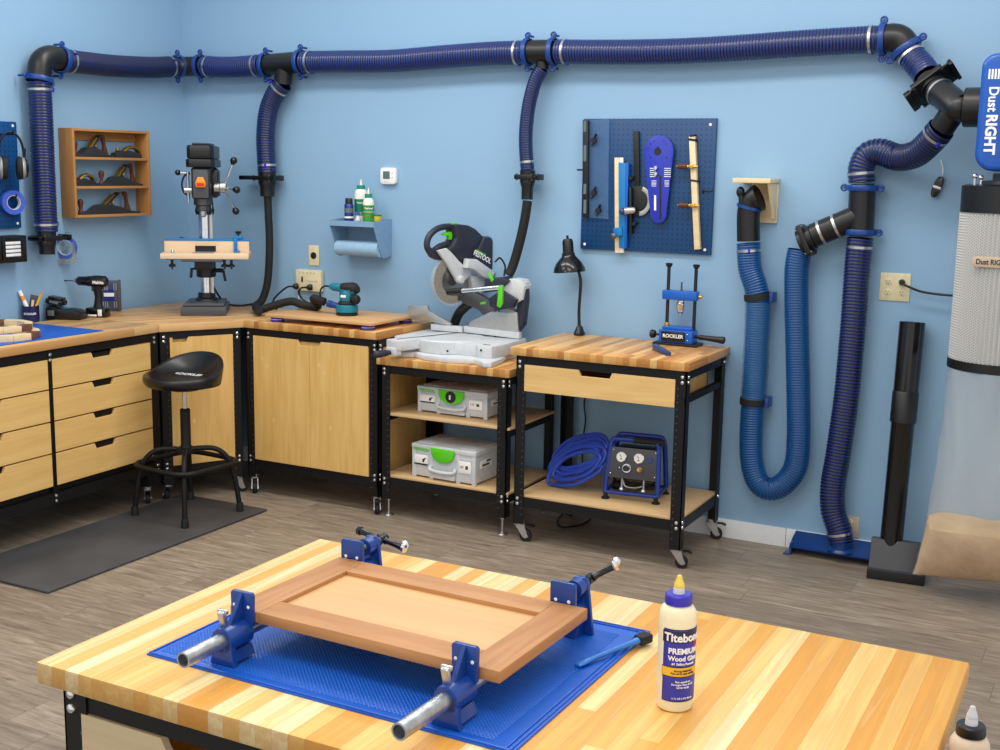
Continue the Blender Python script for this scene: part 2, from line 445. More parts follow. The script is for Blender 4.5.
# ---- two door bench
X0d,X1d=.8915,1.785; wd=X1d-X0d; Dd=.57
db=thing('workbench','rolling workbench closed by two tall birch doors, left of the mitre saw','workbench',TR(X0d,-.585,0))
top(db,.016,wd,0,Dd,.97,'butch'); dx0,dx1=.022,wd-.004; dy0,dy1=.012,Dd-.02
for sx,x in ((1,dx0),(-1,dx1)):
    for sy,y in ((1,dy0),(-1,dy1)):
        leg(db,x,y,sx,sy,.092,.93,(.9,.877,.21,.185) if sy>0 else (.9,.21)); caster(db,x+sx*.026,y+sy*.026,.092,-.9 if sy>0 else .3,sx<0)
for y in (dy0+.006,dy1-.006):
    rail(db,(dx0,y,.908),(dx1,y,.908),.044,name='top_rail'); rail(db,(dx0,y,.168),(dx1,y,.168),.05,name='bottom_rail')
for x in (dx0+.006,dx1-.006):
    rail(db,(x,dy0,.908),(x,dy1,.908),.044,name='top_rail'); rail(db,(x,dy0,.168),(x,dy1,.168),.05,name='bottom_rail')
mx=(.074+wd-.064)/2
front(db,[(.074,.196),(mx-.0008,.196),(mx-.0008,.862),(mx-.063,.862),(mx-.075,.89),(.074,.89)],dy0-.001,'door','ply')
front(db,[(mx+.0008,.196),(wd-.064,.196),(wd-.064,.89),(mx+.075,.89),(mx+.063,.862),(mx+.0008,.862)],dy0-.001,'door','ply')
b=MB()
for x in (dx0+.012,dx1-.024): b.box(x,x+.012,dy0+.02,dy1-.01,.19,.905)
b.box(dx0+.024,dx1-.024,dy1-.02,dy1-.01,.19,.905); b.box(dx0+.024,dx1-.024,dy0+.02,dy1-.02,.19,.202); b.box(dx0+.07,dx1-.07,dy0+.02,dy0+.03,.8,.88); b.build('cabinet_box','ply',db)
# ---- corner bench with one door
A=V((.675,-.985,0)); B=V((.905,-.59,0)); dC=(B-A).normalized(); LC=(B-A).length
Mc=mat4(A,dC,(-dC.y,dC.x,0),(0,0,1))
cb=thing('workbench','corner workbench with a single birch door, under the drill press','workbench',Mc)
inv=Mc.inverted(); poly=[A,B+V((.001,0,0)),V((.906,-.012,0)),V((.02,-.012,0)),V((.02,-.983,0))]
b=MB(); b.prism([(inv@p)[:2] for p in poly],None,.93,.97,.003); b.build('tabletop','butchx',cb)
leg(cb,.006,.012,1,1,.092,.93,(.9,.877,.21,.185),False); leg(cb,LC-.006,.012,-1,1,.092,.93,(.9,.877,.21,.185),False)
bl=inv@V((.06,-.06,0)); leg(cb,bl.x,bl.y,1,-1,.092,.93,(.9,),False)
caster(cb,.032,.04,.092,1.6,False); caster(cb,LC-.032,.04,.092,-.4,False); caster(cb,bl.x+.03,bl.y-.03,.092,.3,False)
rail(cb,(.006,.018,.908),(LC-.006,.018,.908),.044,name='top_rail'); rail(cb,(.006,.018,.168),(LC-.006,.018,.168),.05,name='bottom_rail')
front(cb,[(.06,.196),(LC-.05,.196),(LC-.05,.895),(.16,.895),(.148,.868),(.075,.868),(.075,.895),(.06,.895)],.011,'door','ply')
b=MB(); b.prism([(.05,.034),(LC-.05,.034),(LC-.1,.3),(.15,.3)],None,.19,.9); b.build('cabinet_box','ply',cb)
# ---- long left bench with two drawer cabinets
Ml=mat4((.675,-.985,0),(-math.sin(.0252)*0+math.cos(.0252),math.sin(.0252),0),(-math.sin(.0252),math.cos(.0252),0),(0,0,1))
LL=2.15
lb=thing('workbench','long steel framed bench along the left wall under a butcher block top','workbench',Ml)
top(lb,-.6,0,-LL,-.001,.97,'butchl')
LEGY=(-.002,-.735,-1.45,-2.12)
for k,y in enumerate(LEGY):
    b=MB(); hw=.011; b.box(-.016,-.012,y-hw if k else y-.05,y+hw if k else y,.2,.93); b.box(-.05,-.012,y-.002,y+.002,.2,.93)
    o=b.build('leg','black',lb)
    for z in (.905,.88,.215,.19): bolt(o,(-.012,y if k else y-.026,z),(1,0,0))
    b=MB(); b.box(-.57,-.566,y-.052,y,.095,.93); b.box(-.57,-.53,y-.002,y+.002,.095,.93); b.build('leg','black',lb)
    b=MB(); b.box(-.57,-.02,y-.014,y-.01,.886,.93); b.build('top_rail','black',lb)
b=MB(); b.box(-.019,-.015,-LL+.01,-.022,.886,.93); b.box(-.045,-.015,-LL+.01,-.022,.926,.93); b.build('top_rail','black',lb)
b=MB(); b.box(-.019,-.015,-LL+.01,-.022,.175,.232); b.box(-.045,-.015,-LL+.01,-.022,.228,.232); b.build('bottom_rail','black',lb)
for y in (-.07,-1.4): caster(lb,-.05,y,.095,2.3,False)
b=MB(); b.box(-.066,-.02,-.098,-.046,.107,.2); b.build('leg','black',lb); b=MB(); b.box(-.066,-.02,-1.428,-1.376,.107,.2); b.build('leg','black',lb)
for y in (-.07,-1.4): caster(lb,-.55,y,.095,-1.2,False)
def drawer_cabinet(ya,yb,label):
    root=thing('drawer_cabinet',label,'drawer cabinet',Ml@TR(0,0,.234),'four drawer birch cabinets')
    R=ROOT[root.name]; Mf=R@mat4((-.012,yb,-.234),(0,-1,0),(0,0,1),(1,0,0))   # local x runs towards the camera end, faces +x
    b=MB(); b.box(-.55,-.032,ya+.004,yb-.004,0,.64); b.build('cabinet_box','black',root)
    zs=[.262,.426,.581,.738,.890-.004]; wL=yb-ya
    Mf=R@mat4((-.012,ya,-.234),(0,1,0),(0,0,1),(1,0,0))
    for z0,z1 in zip(zs,zs[1:]):
        b=MB(); c=wL*.49; b.prism(notchpoly(0,wL,z0+.002,z1-.005,c-.075,c+.075,.03,.014),mat4((0,0,0),(1,0,0),(0,1,0),(0,0,1)),-.018,0,.0012,1)
        b.build('drawer','plyy',root,Mf)
M['plyy']=wood('birch drawer front',(222,178,106),(234,195,126),0,.45,.7,True,1)
drawer_cabinet(-.722,-.055,'four drawer birch cabinet next to the corner bench, behind the stool')
drawer_cabinet(-1.436,-.748,'four drawer birch cabinet cut by the left edge of the picture')
# ---- main assembly table in front
Mt=TR(3.604,-4.371,0)
mt=thing('workbench','large maple topped assembly bench in the foreground holding the clamped panel','workbench',Mt)
WT,DT=1.4,.809; b=MB(); b.box(0,WT,0,DT,.97-.04,.97,.005); b.build('tabletop','maple',mt)
for sx,x in ((1,.03),(-1,WT-.03)):
    for sy,y in ((1,.03),(-1,DT-.03)):
        leg(mt,x,y,sx,sy,.09,.93,(.912,.886,.21) if sy>0 else (.9,.21)); caster(mt,x+sx*.026,y+sy*.026,.09,.4)
for y in (.036,DT-.036):
    rail(mt,(.03,y,.906),(WT-.03,y,.906),.048,name='top_rail'); rail(mt,(.03,y,.2),(WT-.03,y,.2),.05,name='bottom_rail')
for x in (.036,WT-.036):
    rail(mt,(x,.03,.906),(x,DT-.03,.906),.048,name='top_rail'); rail(mt,(x,.03,.2),(x,DT-.03,.2),.05,name='bottom_rail')
front(mt,[(.07,.73),(WT-.07,.73),(WT-.07,.88),(.44,.88),(.42,.845),(.27,.845),(.25,.88),(.07,.88)],.029,'drawer','plygrey',.016)
b=MB(); b.box(.07,WT-.07,.047,.5,.74,.75); b.box(.09,.1,.047,.5,.75,.84); b.box(WT-.1,WT-.09,.047,.5,.75,.84); b.box(.1,WT-.1,.49,.5,.75,.84); b.build('drawer_box','ply',mt)
# side ledge for the second bottle
b=MB(); b.box(WT-.028,WT+.2,.15,.62,.83,.838,.002); b.mat(1); b.box(WT+.0,WT+.2,.14,.15,.82,.86,.002); b.build('side_ledge',['black','blue'],mt)
# ------------------------------------------------------------------ dust collection pipework
YH=-.085
def wp(pts,y=YH): return [at(u,v,y=y) for u,v in pts]
def lwp(pts,x=.085): return [at(u,v,x=x) for u,v in pts]
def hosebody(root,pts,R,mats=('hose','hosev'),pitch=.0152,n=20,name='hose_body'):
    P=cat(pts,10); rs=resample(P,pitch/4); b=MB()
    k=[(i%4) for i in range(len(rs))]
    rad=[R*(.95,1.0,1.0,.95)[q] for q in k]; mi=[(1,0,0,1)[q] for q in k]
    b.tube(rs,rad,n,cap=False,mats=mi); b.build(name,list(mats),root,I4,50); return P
def clampring(root,p,d,R,key=1,ang=0):
    b=MB(); b.lathe([(R*.99,-.006),(R*1.03,-.006),(R*1.03,.006),(R*.99,.006)],p,d,28,False); o=b.build('hose_clamp','steel',root,I4)
    if key:
        x,y,z=frame(d); q=p+(x*math.cos(ang)+y*math.sin(ang))*R*1.08
        b=MB(); b.ell((0,0,0),.011,.004,.014,10,6,mat4(q,x,y,z)); b.build('clamp_key','key',o,I4)
M['key']=plain('violet blue key',(48,40,190),.35)
def hose(name,label,pts,R,mats=('hose','hosev'),clamps=(1,1),ka=(-1.2,-1.2),pitch=.0152):
    root=thing(name,label,'hose',Matrix.Translation(pts[0]))
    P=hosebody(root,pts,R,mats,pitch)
    def ci(Q):
        s=0
        for i in range(1,len(Q)-1):
            s+=(Q[i]-Q[i-1]).length
            if s>.034: return i
        return 4
    if clamps[0]: i=ci(P); clampring(root,P[i],(P[i+1]-P[i-1]),R,1,ka[0])
    if clamps[1]: i=len(P)-1-ci(P[::-1]); clampring(root,P[i],(P[i+1]-P[i-1]),R,1,ka[1])
    return root
def collar(root,p,d,R,wall=V((0,1,0)),ears=True):
    b=MB(); b.lathe([(R*1.08,-.013),(R*1.16,-.013),(R*1.2,-.008),(R*1.2,.008),(R*1.16,.013),(R*1.08,.013),(R*1.08,-.013)],p,d,30,False)
    o=b.build('collar','bluec',root,I4)
    if ears:
        s=V(d).normalized().cross(wall).normalized()
        for q in (1,-1):
            c=p+s*(q*(R*1.17+.012)); b=MB()
            b.torus(c,V((0,1,0)) if abs(wall.y)>.5 else V((1,0,0)),.013,.005,16,8); b.box(-.006,.006,-.006,.006,-.012,0,0,mat4(c-s*q*.004+wall*.002,s.cross(wall),wall,s*q))
            b.cyl(c,c+wall*.06,.006,n=8); b.build('mounting_ear','bluec',o,I4)
    return o
def fitting(name,label,pts,R,cols,branch=None,wall=V((0,1,0)),tubes=True):
    root=thing(name,label,'pipe fitting',Matrix.Translation(pts[0]))
    b=MB(); b.tube(cat(pts,8) if len(pts)>2 else pts,R,26)
    if cols and len(pts)<=4 and name!='hose_nozzle':
        for p_,q_ in ((pts[0],pts[1]),(pts[-1],pts[-2])):
            o_=(V(p_)-V(q_)).normalized(); b.cyl(V(p_)-o_*.004,V(p_)+o_*.014,.05,n=22)
    b.build('body','blackp',root,I4)
    if branch:
        b=MB(); b.tube(branch[0],branch[1],22); b.build('branch','blackp',root,I4)
    mid_=sum((V(q) for q in pts),V())/len(pts)
    for p,d in cols: collar(root,V(p)+(mid_-V(p)).normalized()*.004,d,R,wall)
    return root
def gate(name,label,p,d,sl,R,a,bb,stub=.05,stubr=None,plate=None):
    # sliding plate gate: pipe axis d, slide direction sl, plate from -a to +bb along sl
    d=V(d).normalized(); sl=(V(sl)-d*V(sl).dot(d)).normalized(); w=d.cross(sl)
    Mx=mat4(p,sl,w,d); root=thing(name,label,'blast gate',Mx)
    b=MB(); b.box(-R*1.2,R*1.2,-R*1.15,R*1.15,-.012,.012,.003); b.lathe([(R*.99,-.035),(R*.99,.03)],(0,0,0),(0,0,1),24); b.build('gate_body','blackp',root)
    b=MB(); b.box(-a,bb,-R*.9,R*.9,-.0045,.0045,.001); b.box(-a-.002,-a+.014,-R*.9,R*.9,-.015,.015,.002); b.box(bb-.03,bb,-R*.9,R*.9,-.012,.012,.002); b.build('slide_plate','blackp',root)
    for q in (-1,1):
        for q2 in (-1,1): b=MB(); b.cyl((q2*R*1.08,q*R*.98,-.017),(q2*R*1.08,q*R*.98,.017),.006,n=6); b.build('screw','dsteel',root)
    if stub: 
        b=MB(); r2=stubr or R*.8; b.lathe([(R*.95,.01),(R*.95,.03),(r2,.055),(r2,.055+stub)],(0,0,0),(0,0,1),24); b.build('reducer','blackp',root)
    return root
R0=.06
# left wall drop
XW=V((-1,0,0))
pL=lwp([(39.4,81.5),(41,110),(43,160),(45,205),(46.5,232)])
hose('dust_hose','vertical ribbed navy dust hose on the left wall beside the headphones',pL,R0,ka=(.5,.2))
e=lwp([(39,80),(41,63),(50,57),(62,60)])
fitting('pipe_elbow','black elbow turning the left wall dust hose down, beside the picture edge',e,R0,[(e[0],e[0]-e[1]),(e[-1],e[-1]-e[-2])],wall=XW)
p=at(46.5,238,x=.085); gate('blast_gate','black blast gate closing the left wall dust hose above the cup and charger',p,(0,0,-1),(0,-1,0),.05,.13,.085,.03)
lg_=[q for q in COL.objects if q.name=='blast_gate'][0]; b=MB(); b.box(-.0003,.035,p.y-.03,p.y+.03,p.z-.012,p.z+.012,.002); b.build('wall_bracket','blackp',lg_,I4)
hose('dust_hose','ribbed navy dust hose along the left wall, running into the corner',lwp([(64,60.5),(85,63),(115,66),(150,67.5),(174,66.6)]),R0,ka=(2.5,2.5))
c0,c1=at(177,66.5,x=.085),at(201,66,y=YH)
fitting('pipe_coupling','short black corner coupling between two dust hoses where the walls meet',[c0,(c0+c1)/2+V((-.015,.015,0)),c1],R0*.95,[(c0,V((0,1,0))),(c1,V((1,0,0)))],wall=V((-.7,.7,0)))
hose('dust_hose','short ribbed navy dust hose above the drill press, from corner to first wye',wp([(204,66),(217,67),(235,67),(262,65)]),R0)
c0,c1=at(265,65,y=YH),at(301,62,y=YH); mid=(c0*.45+c1*.55); be=at(283,84,y=YH)
fitting('wye_fitting','black wye fitting high on the back wall feeding the drill press drop hose',[c0,c1],R0*.98,[(c0,V((1,0,0))),(c1,V((1,0,0)))],([mid,be],R0*.8))
hose('dust_hose','ribbed navy drop hose curving down to the gate beside the drill press',[be-(be-mid)*.02]+wp([(274,96),(268,112),(265.5,135),(266,155),(267,172)]),.055,ka=(1.0,2.6))
p=at(267,178,y=YH); gate('blast_gate','black blast gate under the drop hose right of the drill press',p,(0,0,-1),(-1,0,0),.052,.085,.17,.05,.042)
hose('dust_hose','long ribbed navy dust hose between the two back wall wye fittings',wp([(303,62),(340,61.5),(390,61),(440,57),(490,53.5),(524,52.5)]),R0)
c0,c1=at(527,52,y=YH),at(554,51.5,y=YH); mid=(c0*.4+c1*.6); be=at(542,69,y=YH)
fitting('wye_fitting','black wye fitting on the back wall above the mitre saw drop hose',[c0,c1],R0*.98,[(c0,V((1,0,0))),(c1,V((1,0,0)))],([mid,be],.0325))
hose('dust_hose','slim ribbed navy drop hose curving down to the mitre saw gate',[be-(be-mid)*.02]+wp([(535,82),(529,105),(526,130),(526,150),(527.5,170)]),.037,clamps=(0,1),pitch=.0125)
p=at(527.5,177,y=YH); gate('blast_gate','black blast gate with short reducer on the mitre saw drop hose',p,(0,0,-1),(-1,0,0),.04,.075,.06,.06,.03)
hose('dust_hose','longest ribbed navy dust hose along the back wall above the right pegboard',wp([(557,51.5),(600,52),(660,51.5),(720,49),(800,43.5),(850,40.5),(879,39)]),R0)
e=wp([(882,39),(893,37.5),(901,40),(907,49)])
fitting('pipe_elbow','black elbow high on the right turning the duct toward the collector',e,R0,[(e[0],V((1,0,0))),(e[-1],e[-1]-e[-2])])
hs=[e[-1]+(e[-1]-e[-2]).normalized()*.004]+[at(913,58,y=-.10),at(922,68,y=-.12),at(927,76,y=-.145)]
hose('dust_hose','short stubby ribbed dust hose between the high elbow and the collector gate',hs,R0,clamps=(1,0))
p=at(932,86,y=-.17); inl=at(958,107.5,y=-.3); pd=(inl-p)
gate('blast_gate','black blast gate set askew just before the collector inlet wye',p,pd+V((0,0,-.03)),at(906,96,y=-.2)-at(956,70,y=-.2),.062,.115,.115,0)
ju=at(951,101,y=-.27)
fitting('wye_fitting','black wye fitting joining two hoses at the collector inlet',[p+(ju-p)*.3,ju,inl,inl+V((.006,0,0))],.06,[],([at(942,128,y=-.26),at(953,112,y=-.285)],.0525))
o=bpy.data.objects[[q.name for q in COL.objects if q.name.startswith('wye_fitting')][-1]]
root=[q for q in COL.objects if q.get('label')=='black wye fitting joining two hoses at the collector inlet'][0]
clampring(root,p+(ju-p)*.45,ju-p,.06,0)
hs=[at(941.5,128.5,y=-.257),at(931,141,y=-.22),at(916,154,y=-.17),at(898,157.5,y=-.12),at(881,152,y=-.095),at(868,155,y=YH),at(861.5,168,y=YH),at(861.9,182.3,y=YH)]
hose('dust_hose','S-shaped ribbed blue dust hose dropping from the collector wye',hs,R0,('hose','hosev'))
c0,c1=at(862.5,187,y=YH),at(860.5,233,y=YH); ju=at(860,216,y=YH); be=at(813.4,235.6,y=YH-.01)
fitting('wye_fitting','black wye fitting on the right wall whose long branch carries the bright blue hose',[c0,c1],R0*.98,[(c0,V((0,0,1))),(c1,V((0,0,1)))],([ju,be],.056))
root=[q for q in COL.objects if str(q.get('label','')).endswith('bright blue hose')][0]
for t_ in (.5,.82): clampring(root,ju.lerp(be,t_),be-ju,.057,0)
dgt=(be-ju).normalized(); p=at(806,240,y=YH-.01)
gate('blast_gate','black blast gate tilted at the top of the bright blue hose',p,dgt,V((dgt.z,0,-dgt.x)),.058,.075,.075,0)
hose('dust_hose','tall ribbed navy dust hose dropping to the blue floor sweep',wp([(860,238),(857,270),(853.5,320),(850,360),(846,400),(838,455),(833,485),(833,510),(839,529),(841,540.5)]),R0*.98,ka=(0,1.9))
# bright blue U hose
hp=wp([(799.8,250),(798,259),(796.5,272),(796.5,300),(797.5,350),(798.5,400),(798.5,440),(795,468),(782,485),(768,489),(757,480),(751.5,458),(751.5,425),(754,390),(756.5,345),(758,305),(756,288),(750,268),(748.5,243)],YH)
uh=thing('dust_hose','bright blue ribbed hose hanging in a long U on the wall','hose',Matrix.Translation(hp[8]))
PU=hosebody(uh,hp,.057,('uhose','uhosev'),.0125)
clampring(uh,PU[-4],PU[-3]-PU[-5],.057,1,.3)
def nearest(P,u,v,y=YH):
    q=at(u,v,y=y); i=min(range(1,len(P)-1),key=lambda k:(P[k]-q).length); return i
for (u,v) in ((758,296.5),(756,403)):
    i=nearest(PU,u,v); d=PU[i+1]-PU[i-1]
    b=MB(); b.lathe([(.057,-.016),(.064,-.016),(.065,0),(.064,.016),(.057,.016)],PU[i],d,26,False); o=b.build('strap','rubber',uh,I4)
    b=MB(); q=PU[i]+V((.066,.01,0)); b.box(-.008,.012,-.03,.05,-.024,.024,.004,Matrix.Translation(q)); b.build('strap_bracket','bluec',o,I4)
# clear torn sleeve on the U hose between the straps
i0,i1=sorted((nearest(PU,758,303),nearest(PU,756,398)))
b=MB(); rs=resample(PU[i0:i1+1],.012); rnd=random.Random(3); R_=[]
x0=V((1,0,0)); y0=V((0,1,0))
for i,p_ in enumerate(rs):
    R_.append([p_+x0*((.0605+.004*rnd.random())*math.cos(2*PI*k/20))+y0*((.0605+.004*rnd.random())*math.sin(2*PI*k/20)) for k in range(20)])
b.rings(R_,False,False)
t=NT('clear plastic sleeve'); t.b.inputs['Alpha'].default_value=.22; M['clear']=t.done((70,128,176),.15); b.build('sleeve','clear',uh,I4,80)
# black elbow nozzle at the raised end, hooked under the wooden bracket
nz=wp([(748.5,241),(748.3,226),(748.5,215),(750,206),(754,200),(759,197.5)],-.1)
noz=thing('hose_nozzle','black flared nozzle on the raised end of the bright blue hose','hose nozzle',Matrix.Translation(nz[0]))
b=MB(); P=cat(nz,6); n_=len(P); b.tube(P,[.054+.006*max(0,(i/n_-.6)/.4) for i in range(n_)],26); b.build('body','blackp',noz,I4)
b=MB(); q=P[-1]; d=P[-1]-P[-2]; b.lathe([(.058,-.02),(.063,-.018),(.065,.0),(.06,.004),(.054,0)],q,d,26); b.build('flange','blackp',noz,I4)
b=MB(); i=int(n_*.55); b.lathe([(.057,-.007),(.061,-.007),(.061,.007),(.057,.007)],P[i],P[i+1]-P[i-1],26,False); b.build('joint_ring','bluec',noz,I4)
b=MB(); b.ell(at(740.5,192,y=-.13),.02,.018,.026,14,10); b.cyl(at(741,193,y=-.13),at(742,215,y=-.13),.013,n=12); b.build('hook_tab','blackp',noz,I4)
# wooden bracket
a0,a1=at(732,181,y=-.17),at(779.5,180.5,y=-.002); zt=at(770,178.5,y=-.06).z
bx0=at(733,182,y=-.16).x; bx1=at(779,182,y=-.02).x
br=thing('wooden_bracket','pale wooden bracket holding up the black hose nozzle','bracket',Matrix.Translation((bx1,0,at(770,221,y=-.02).z)))
b=MB(); b.box(bx0,bx1,-.17,-.002,zt-.022,zt,.002); b.build('top_board','ply2',br,I4)
b=MB(); b.box(bx1-.13,bx1-.002,-.02,-.001,at(770,223,y=-.02).z,zt-.023,.002); b.build('back_board','ply2',br,I4)
b=MB(); b.prism([(-.15,zt-.023),(-.021,zt-.023),(-.021,zt-.19),(-.04,zt-.19)],mat4((bx1-.02,0,0),(0,1,0),(0,0,1),(1,0,0)),0,.015,.001); b.build('gusset','ply2',br,I4)
# floor sweep
fs0,fs1=at(789,553,y=-.13),at(872,560,y=-.13)
fs=thing('floor_sweep','low blue floor sweep inlet at the foot of the navy hose','floor sweep',Matrix.Translation(((fs0.x+4.3)/2,-.08,0)))
xa,xb=fs0.x,4.33
b=MB(); b.prism([(-.125,.036),(-.02,.085),(-.02,.093),(-.127,.043)],mat4((xa,0,0),(0,1,0),(0,0,1),(1,0,0)),0,xb-xa,.001)
b.box(xa,xb,-.026,-.02,.0,.088); b.box(xa,xa+.008,-.125,-.02,0,.06); b.box(xb-.008,xb,-.125,-.02,0,.06); b.build('hood','blue',fs,I4)
b=MB(); b.box(xa-.028,xa,-.135,-.03,0,.006,.002); b.prism([(-.13,0),(-.03,0),(-.03,.075),(-.11,.04)],mat4((xa-.006,0,0),(0,1,0),(0,0,1),(1,0,0)),0,.006); b.build('side_wing','blue',fs,I4)
q=at(841,549,y=YH); b=MB(); b.lathe([(.066,.05),(.06,.06),(.05,.066),(.05,max(.1,q.z+.02))],(q.x,q.y,0),(0,0,1),24); b.build('hose_port','blue',fs,I4)
# floor tool
ft=thing('floor_nozzle','long black vacuum floor tool leaning against the wall left of the sawdust bag','vacuum floor tool',Matrix.Translation(at(895,580,z=0)))
T0=at(891.5,540,y=-.165); T1=at(912.5,322,y=-.07)
dT=(T1-T0).normalized(); Lt=(T1-T0).length
b=MB(); b.lathe([(.05,-.05),(.0505,0),(.0515,Lt*.54),(.0545,Lt*.545)],T0,dT,26); b.build('lower_tube','blackg',ft,I4)
b=MB(); b.lathe([(.058,Lt*.545),(.058,Lt*.68),(.055,Lt*.685),(.0555,Lt*.69)],T0,dT,26); b.build('coupling','blackp',ft,I4)
b=MB(); b.lathe([(.055,Lt*.69),(.0565,Lt),(.051,Lt),(.05,Lt-.04)],T0,dT,26,True); b.build('upper_tube','blackg',ft,I4)
h0,h1=at(867,578,z=0),at(923,586,z=0); xw=(h1-h0); xw.z=0; xw.normalize(); yw=V((-xw.y,xw.x,0)); wF=(h1-h0).length
Mh=mat4(h0,xw,yw,(0,0,1))
b=MB(); b.prism([(0,0),(.0,.045),(.012,.05),(.07,.17),(.105,.17),(.105,0)],Mh@mat4((0,0,0),(0,1,0),(0,0,1),(1,0,0)),0,wF,.004); b.build('head','blackp',ft,I4)
bpy.data.objects['head'].data.materials[0]=plain('charcoal plastic head',(54,55,60),.4)
b=MB(); b.box(-.003,wF+.003,-.006,.11,.0,.042,.003,Mh); b.build('brush_skirt','rubber',ft,I4)
# ------------------------------------------------------------------ dust collector
CX,CY,CR=4.735,-.35,.205
def zc(v): return at(953+ (368-v)*.03,v,y=-.45).z
z_top,z_b1,z_b2,z_b3=zc(184),zc(212),zc(359),zc(368)
dc=thing('dust_collector','blue wall mounted dust collector with pleated filter at the right picture edge','dust collector',Matrix.Translation((CX,0,zc(575))))
b=MB(); b.lathe([(CR*.9,z_top+.0),(CR,z_top-.006),(CR*1.0,z_b1),(CR*.97,z_b1)],(CX,CY,0),(0,0,1),48); b.build('filter_collar','blackp',dc,I4)
b=MB(); N_=136; rows=[]
for z in (z_b1,z_b2+.001): rows.append([V((CX+(CR*(1.0 if k%2 else .955))*math.cos(2*PI*k/N_),CY+(CR*(1.0 if k%2 else .955))*math.sin(2*PI*k/N_),z)) for k in range(N_)])
b.rings(rows)
t=NT('pleated white filter'); tc=t.sep(t.coord(sc=(1,1,1))); an=t.math('ARCTAN2',tc[0],tc[1])
vz=t.math('SINE',t.math('MULTIPLY',tc[2],560)); va=t.math('SINE',t.math('MULTIPLY',an,136)); f=t.math('MULTIPLY',vz,va)
t.bump(f,.5,.003); M['filter']=t.done(t.ramp(f,[(.0,(206,206,204)),(.6,(158,158,158))]),.6)
b.build('filter','filter',dc,I4,20)
b=MB(); b.lathe([(CR*.98,z_b2),(CR*1.015,z_b2),(CR*1.015,z_b3),(CR*.98,z_b3)],(CX,CY,0),(0,0,1),48); b.build('lower_band','blackp',dc,I4)
b=MB(); b.lathe([(.09,z_top-.002),(.09,z_top+.045)],(CX,CY,0),(0,0,1),30); b.lathe([(.13,z_top),(.13,z_top+.014),(.09,z_top+.018)],(CX,CY,0),(0,0,1),30); b.build('outlet_neck','dsteel',dc,I4)
for u,v in ((975,176),(981,177.5)):
    q=at(u,v,y=-.47); b=MB(); b.ell(q,.011,.011,.011,12,8); b.cyl(q,(q.x,q.y,z_top-.002),.006,n=10); b.build('bolt','chrome',dc,I4)
hx0=at(978,110,y=-.52).x; hz0=at(980,171,y=-.52).z; hz1=at(986,53,y=-.52).z
hx1=hx0+.52; r_=.07; hp_=[]
for cx_,cz_,a_ in ((hx1-.24,hz1-.24,0),(hx0+.055,hz1-.055,PI/2),(hx0+r_,hz0+r_,PI),(hx1-r_,hz0+r_,1.5*PI)):
    rr=.24 if a_==0 else (.055 if a_==PI/2 else r_)
    for k in range(9): hp_.append((cx_+rr*math.cos(a_+k*PI/16),cz_+rr*math.sin(a_+k*PI/16)))
b=MB(); b.prism(hp_,mat4((0,0,0),(1,0,0),(0,0,1),(0,-1,0)),.2,.52,.02,4); b.build('fan_housing','cblue',dc,I4)
M['cblue']=plain('collector blue paint',(20,84,176),.25); bpy.data.objects['fan_housing'].data.materials[0]=M['cblue']
b=MB(); b.box(hx0-.012,hx0+.3,-.215,-.1,hz0+.03,hz1-.05,.006); b.box(hx0+.05,hx0+.4,-.1,-.001,hz0+.1,hz1-.15); b.build('mounting_plate','blackp',dc,I4)
b=MB(); b.lathe([(.078,inl.x+.030-hx0),(.081,inl.x+.034-hx0),(.081,.0),(.09,.0)],(hx0-.005,-.3,inl.z),(1,0,0),28); b.build('inlet','blackp',dc,I4)
fh=bpy.data.objects['fan_housing']
tx=at(989.5,140,y=-.5215)
RV=mat4((0,0,0),(0,0,-1),(1,0,0),(0,-1,0))
cz_=(at(992,155,y=-.5215).z+at(992,84,y=-.5215).z)/2; ln=at(992,84,y=-.5215).z-at(992,155,y=-.5215).z
q1=at(992,128,y=-.5215); text(fh,'RIGHT',Matrix.Translation((tx.x,-.521,at(993,134.5,y=-.52).z))@RV,.056,'whitep',bold=.0022,sx=.95)
text(fh,'Dust',Matrix.Translation((tx.x,-.521,at(993,99,y=-.52).z))@RV,.052,'whitep',bold=.0012,sx=.95)
b=MB()
for k in range(5): b.box(tx.x-.024+k*.0115,tx.x-.017+k*.0115,-.5212,-.5195,at(993,79,y=-.52).z,at(993,69,y=-.52).z)
b.build('stripe_mark','whitep',fh,I4,0)
# badge on filter
M['badge']=plain('badge beige',(196,176,150),.4); M['ink']=plain('dark ink',(28,24,30),.5)
ang=math.radians(-97); qz=zc(259); 
bn=V((math.cos(ang),math.sin(ang),0)); bc=at(993,259,y=-.555); bn=V((bc.x-CX,bc.y-CY,0)).normalized(); bc=V((CX,CY,0))+bn*(CR+.002); bc.z=qz
bx=V((-bn.y,bn.x,0)); Mb=mat4(bc,bx,(0,0,1),bn)
b=MB(); pl=[]
for k in range(24):
    a=2*PI*k/24; pl.append((.062*(1 if math.cos(a)>0 else -1)+.022*math.cos(a),.022*math.sin(a)))
for p_ in (0,):
    b.prism(pl,Mb,-.004,.003,.001)
bd=b.build('badge','badge',dc,I4)
text(bd,'Dust RIGHT',Mb@Matrix.Translation((0,-.001,.0035)),.03,'ink',bold=.0006,sx=.85)
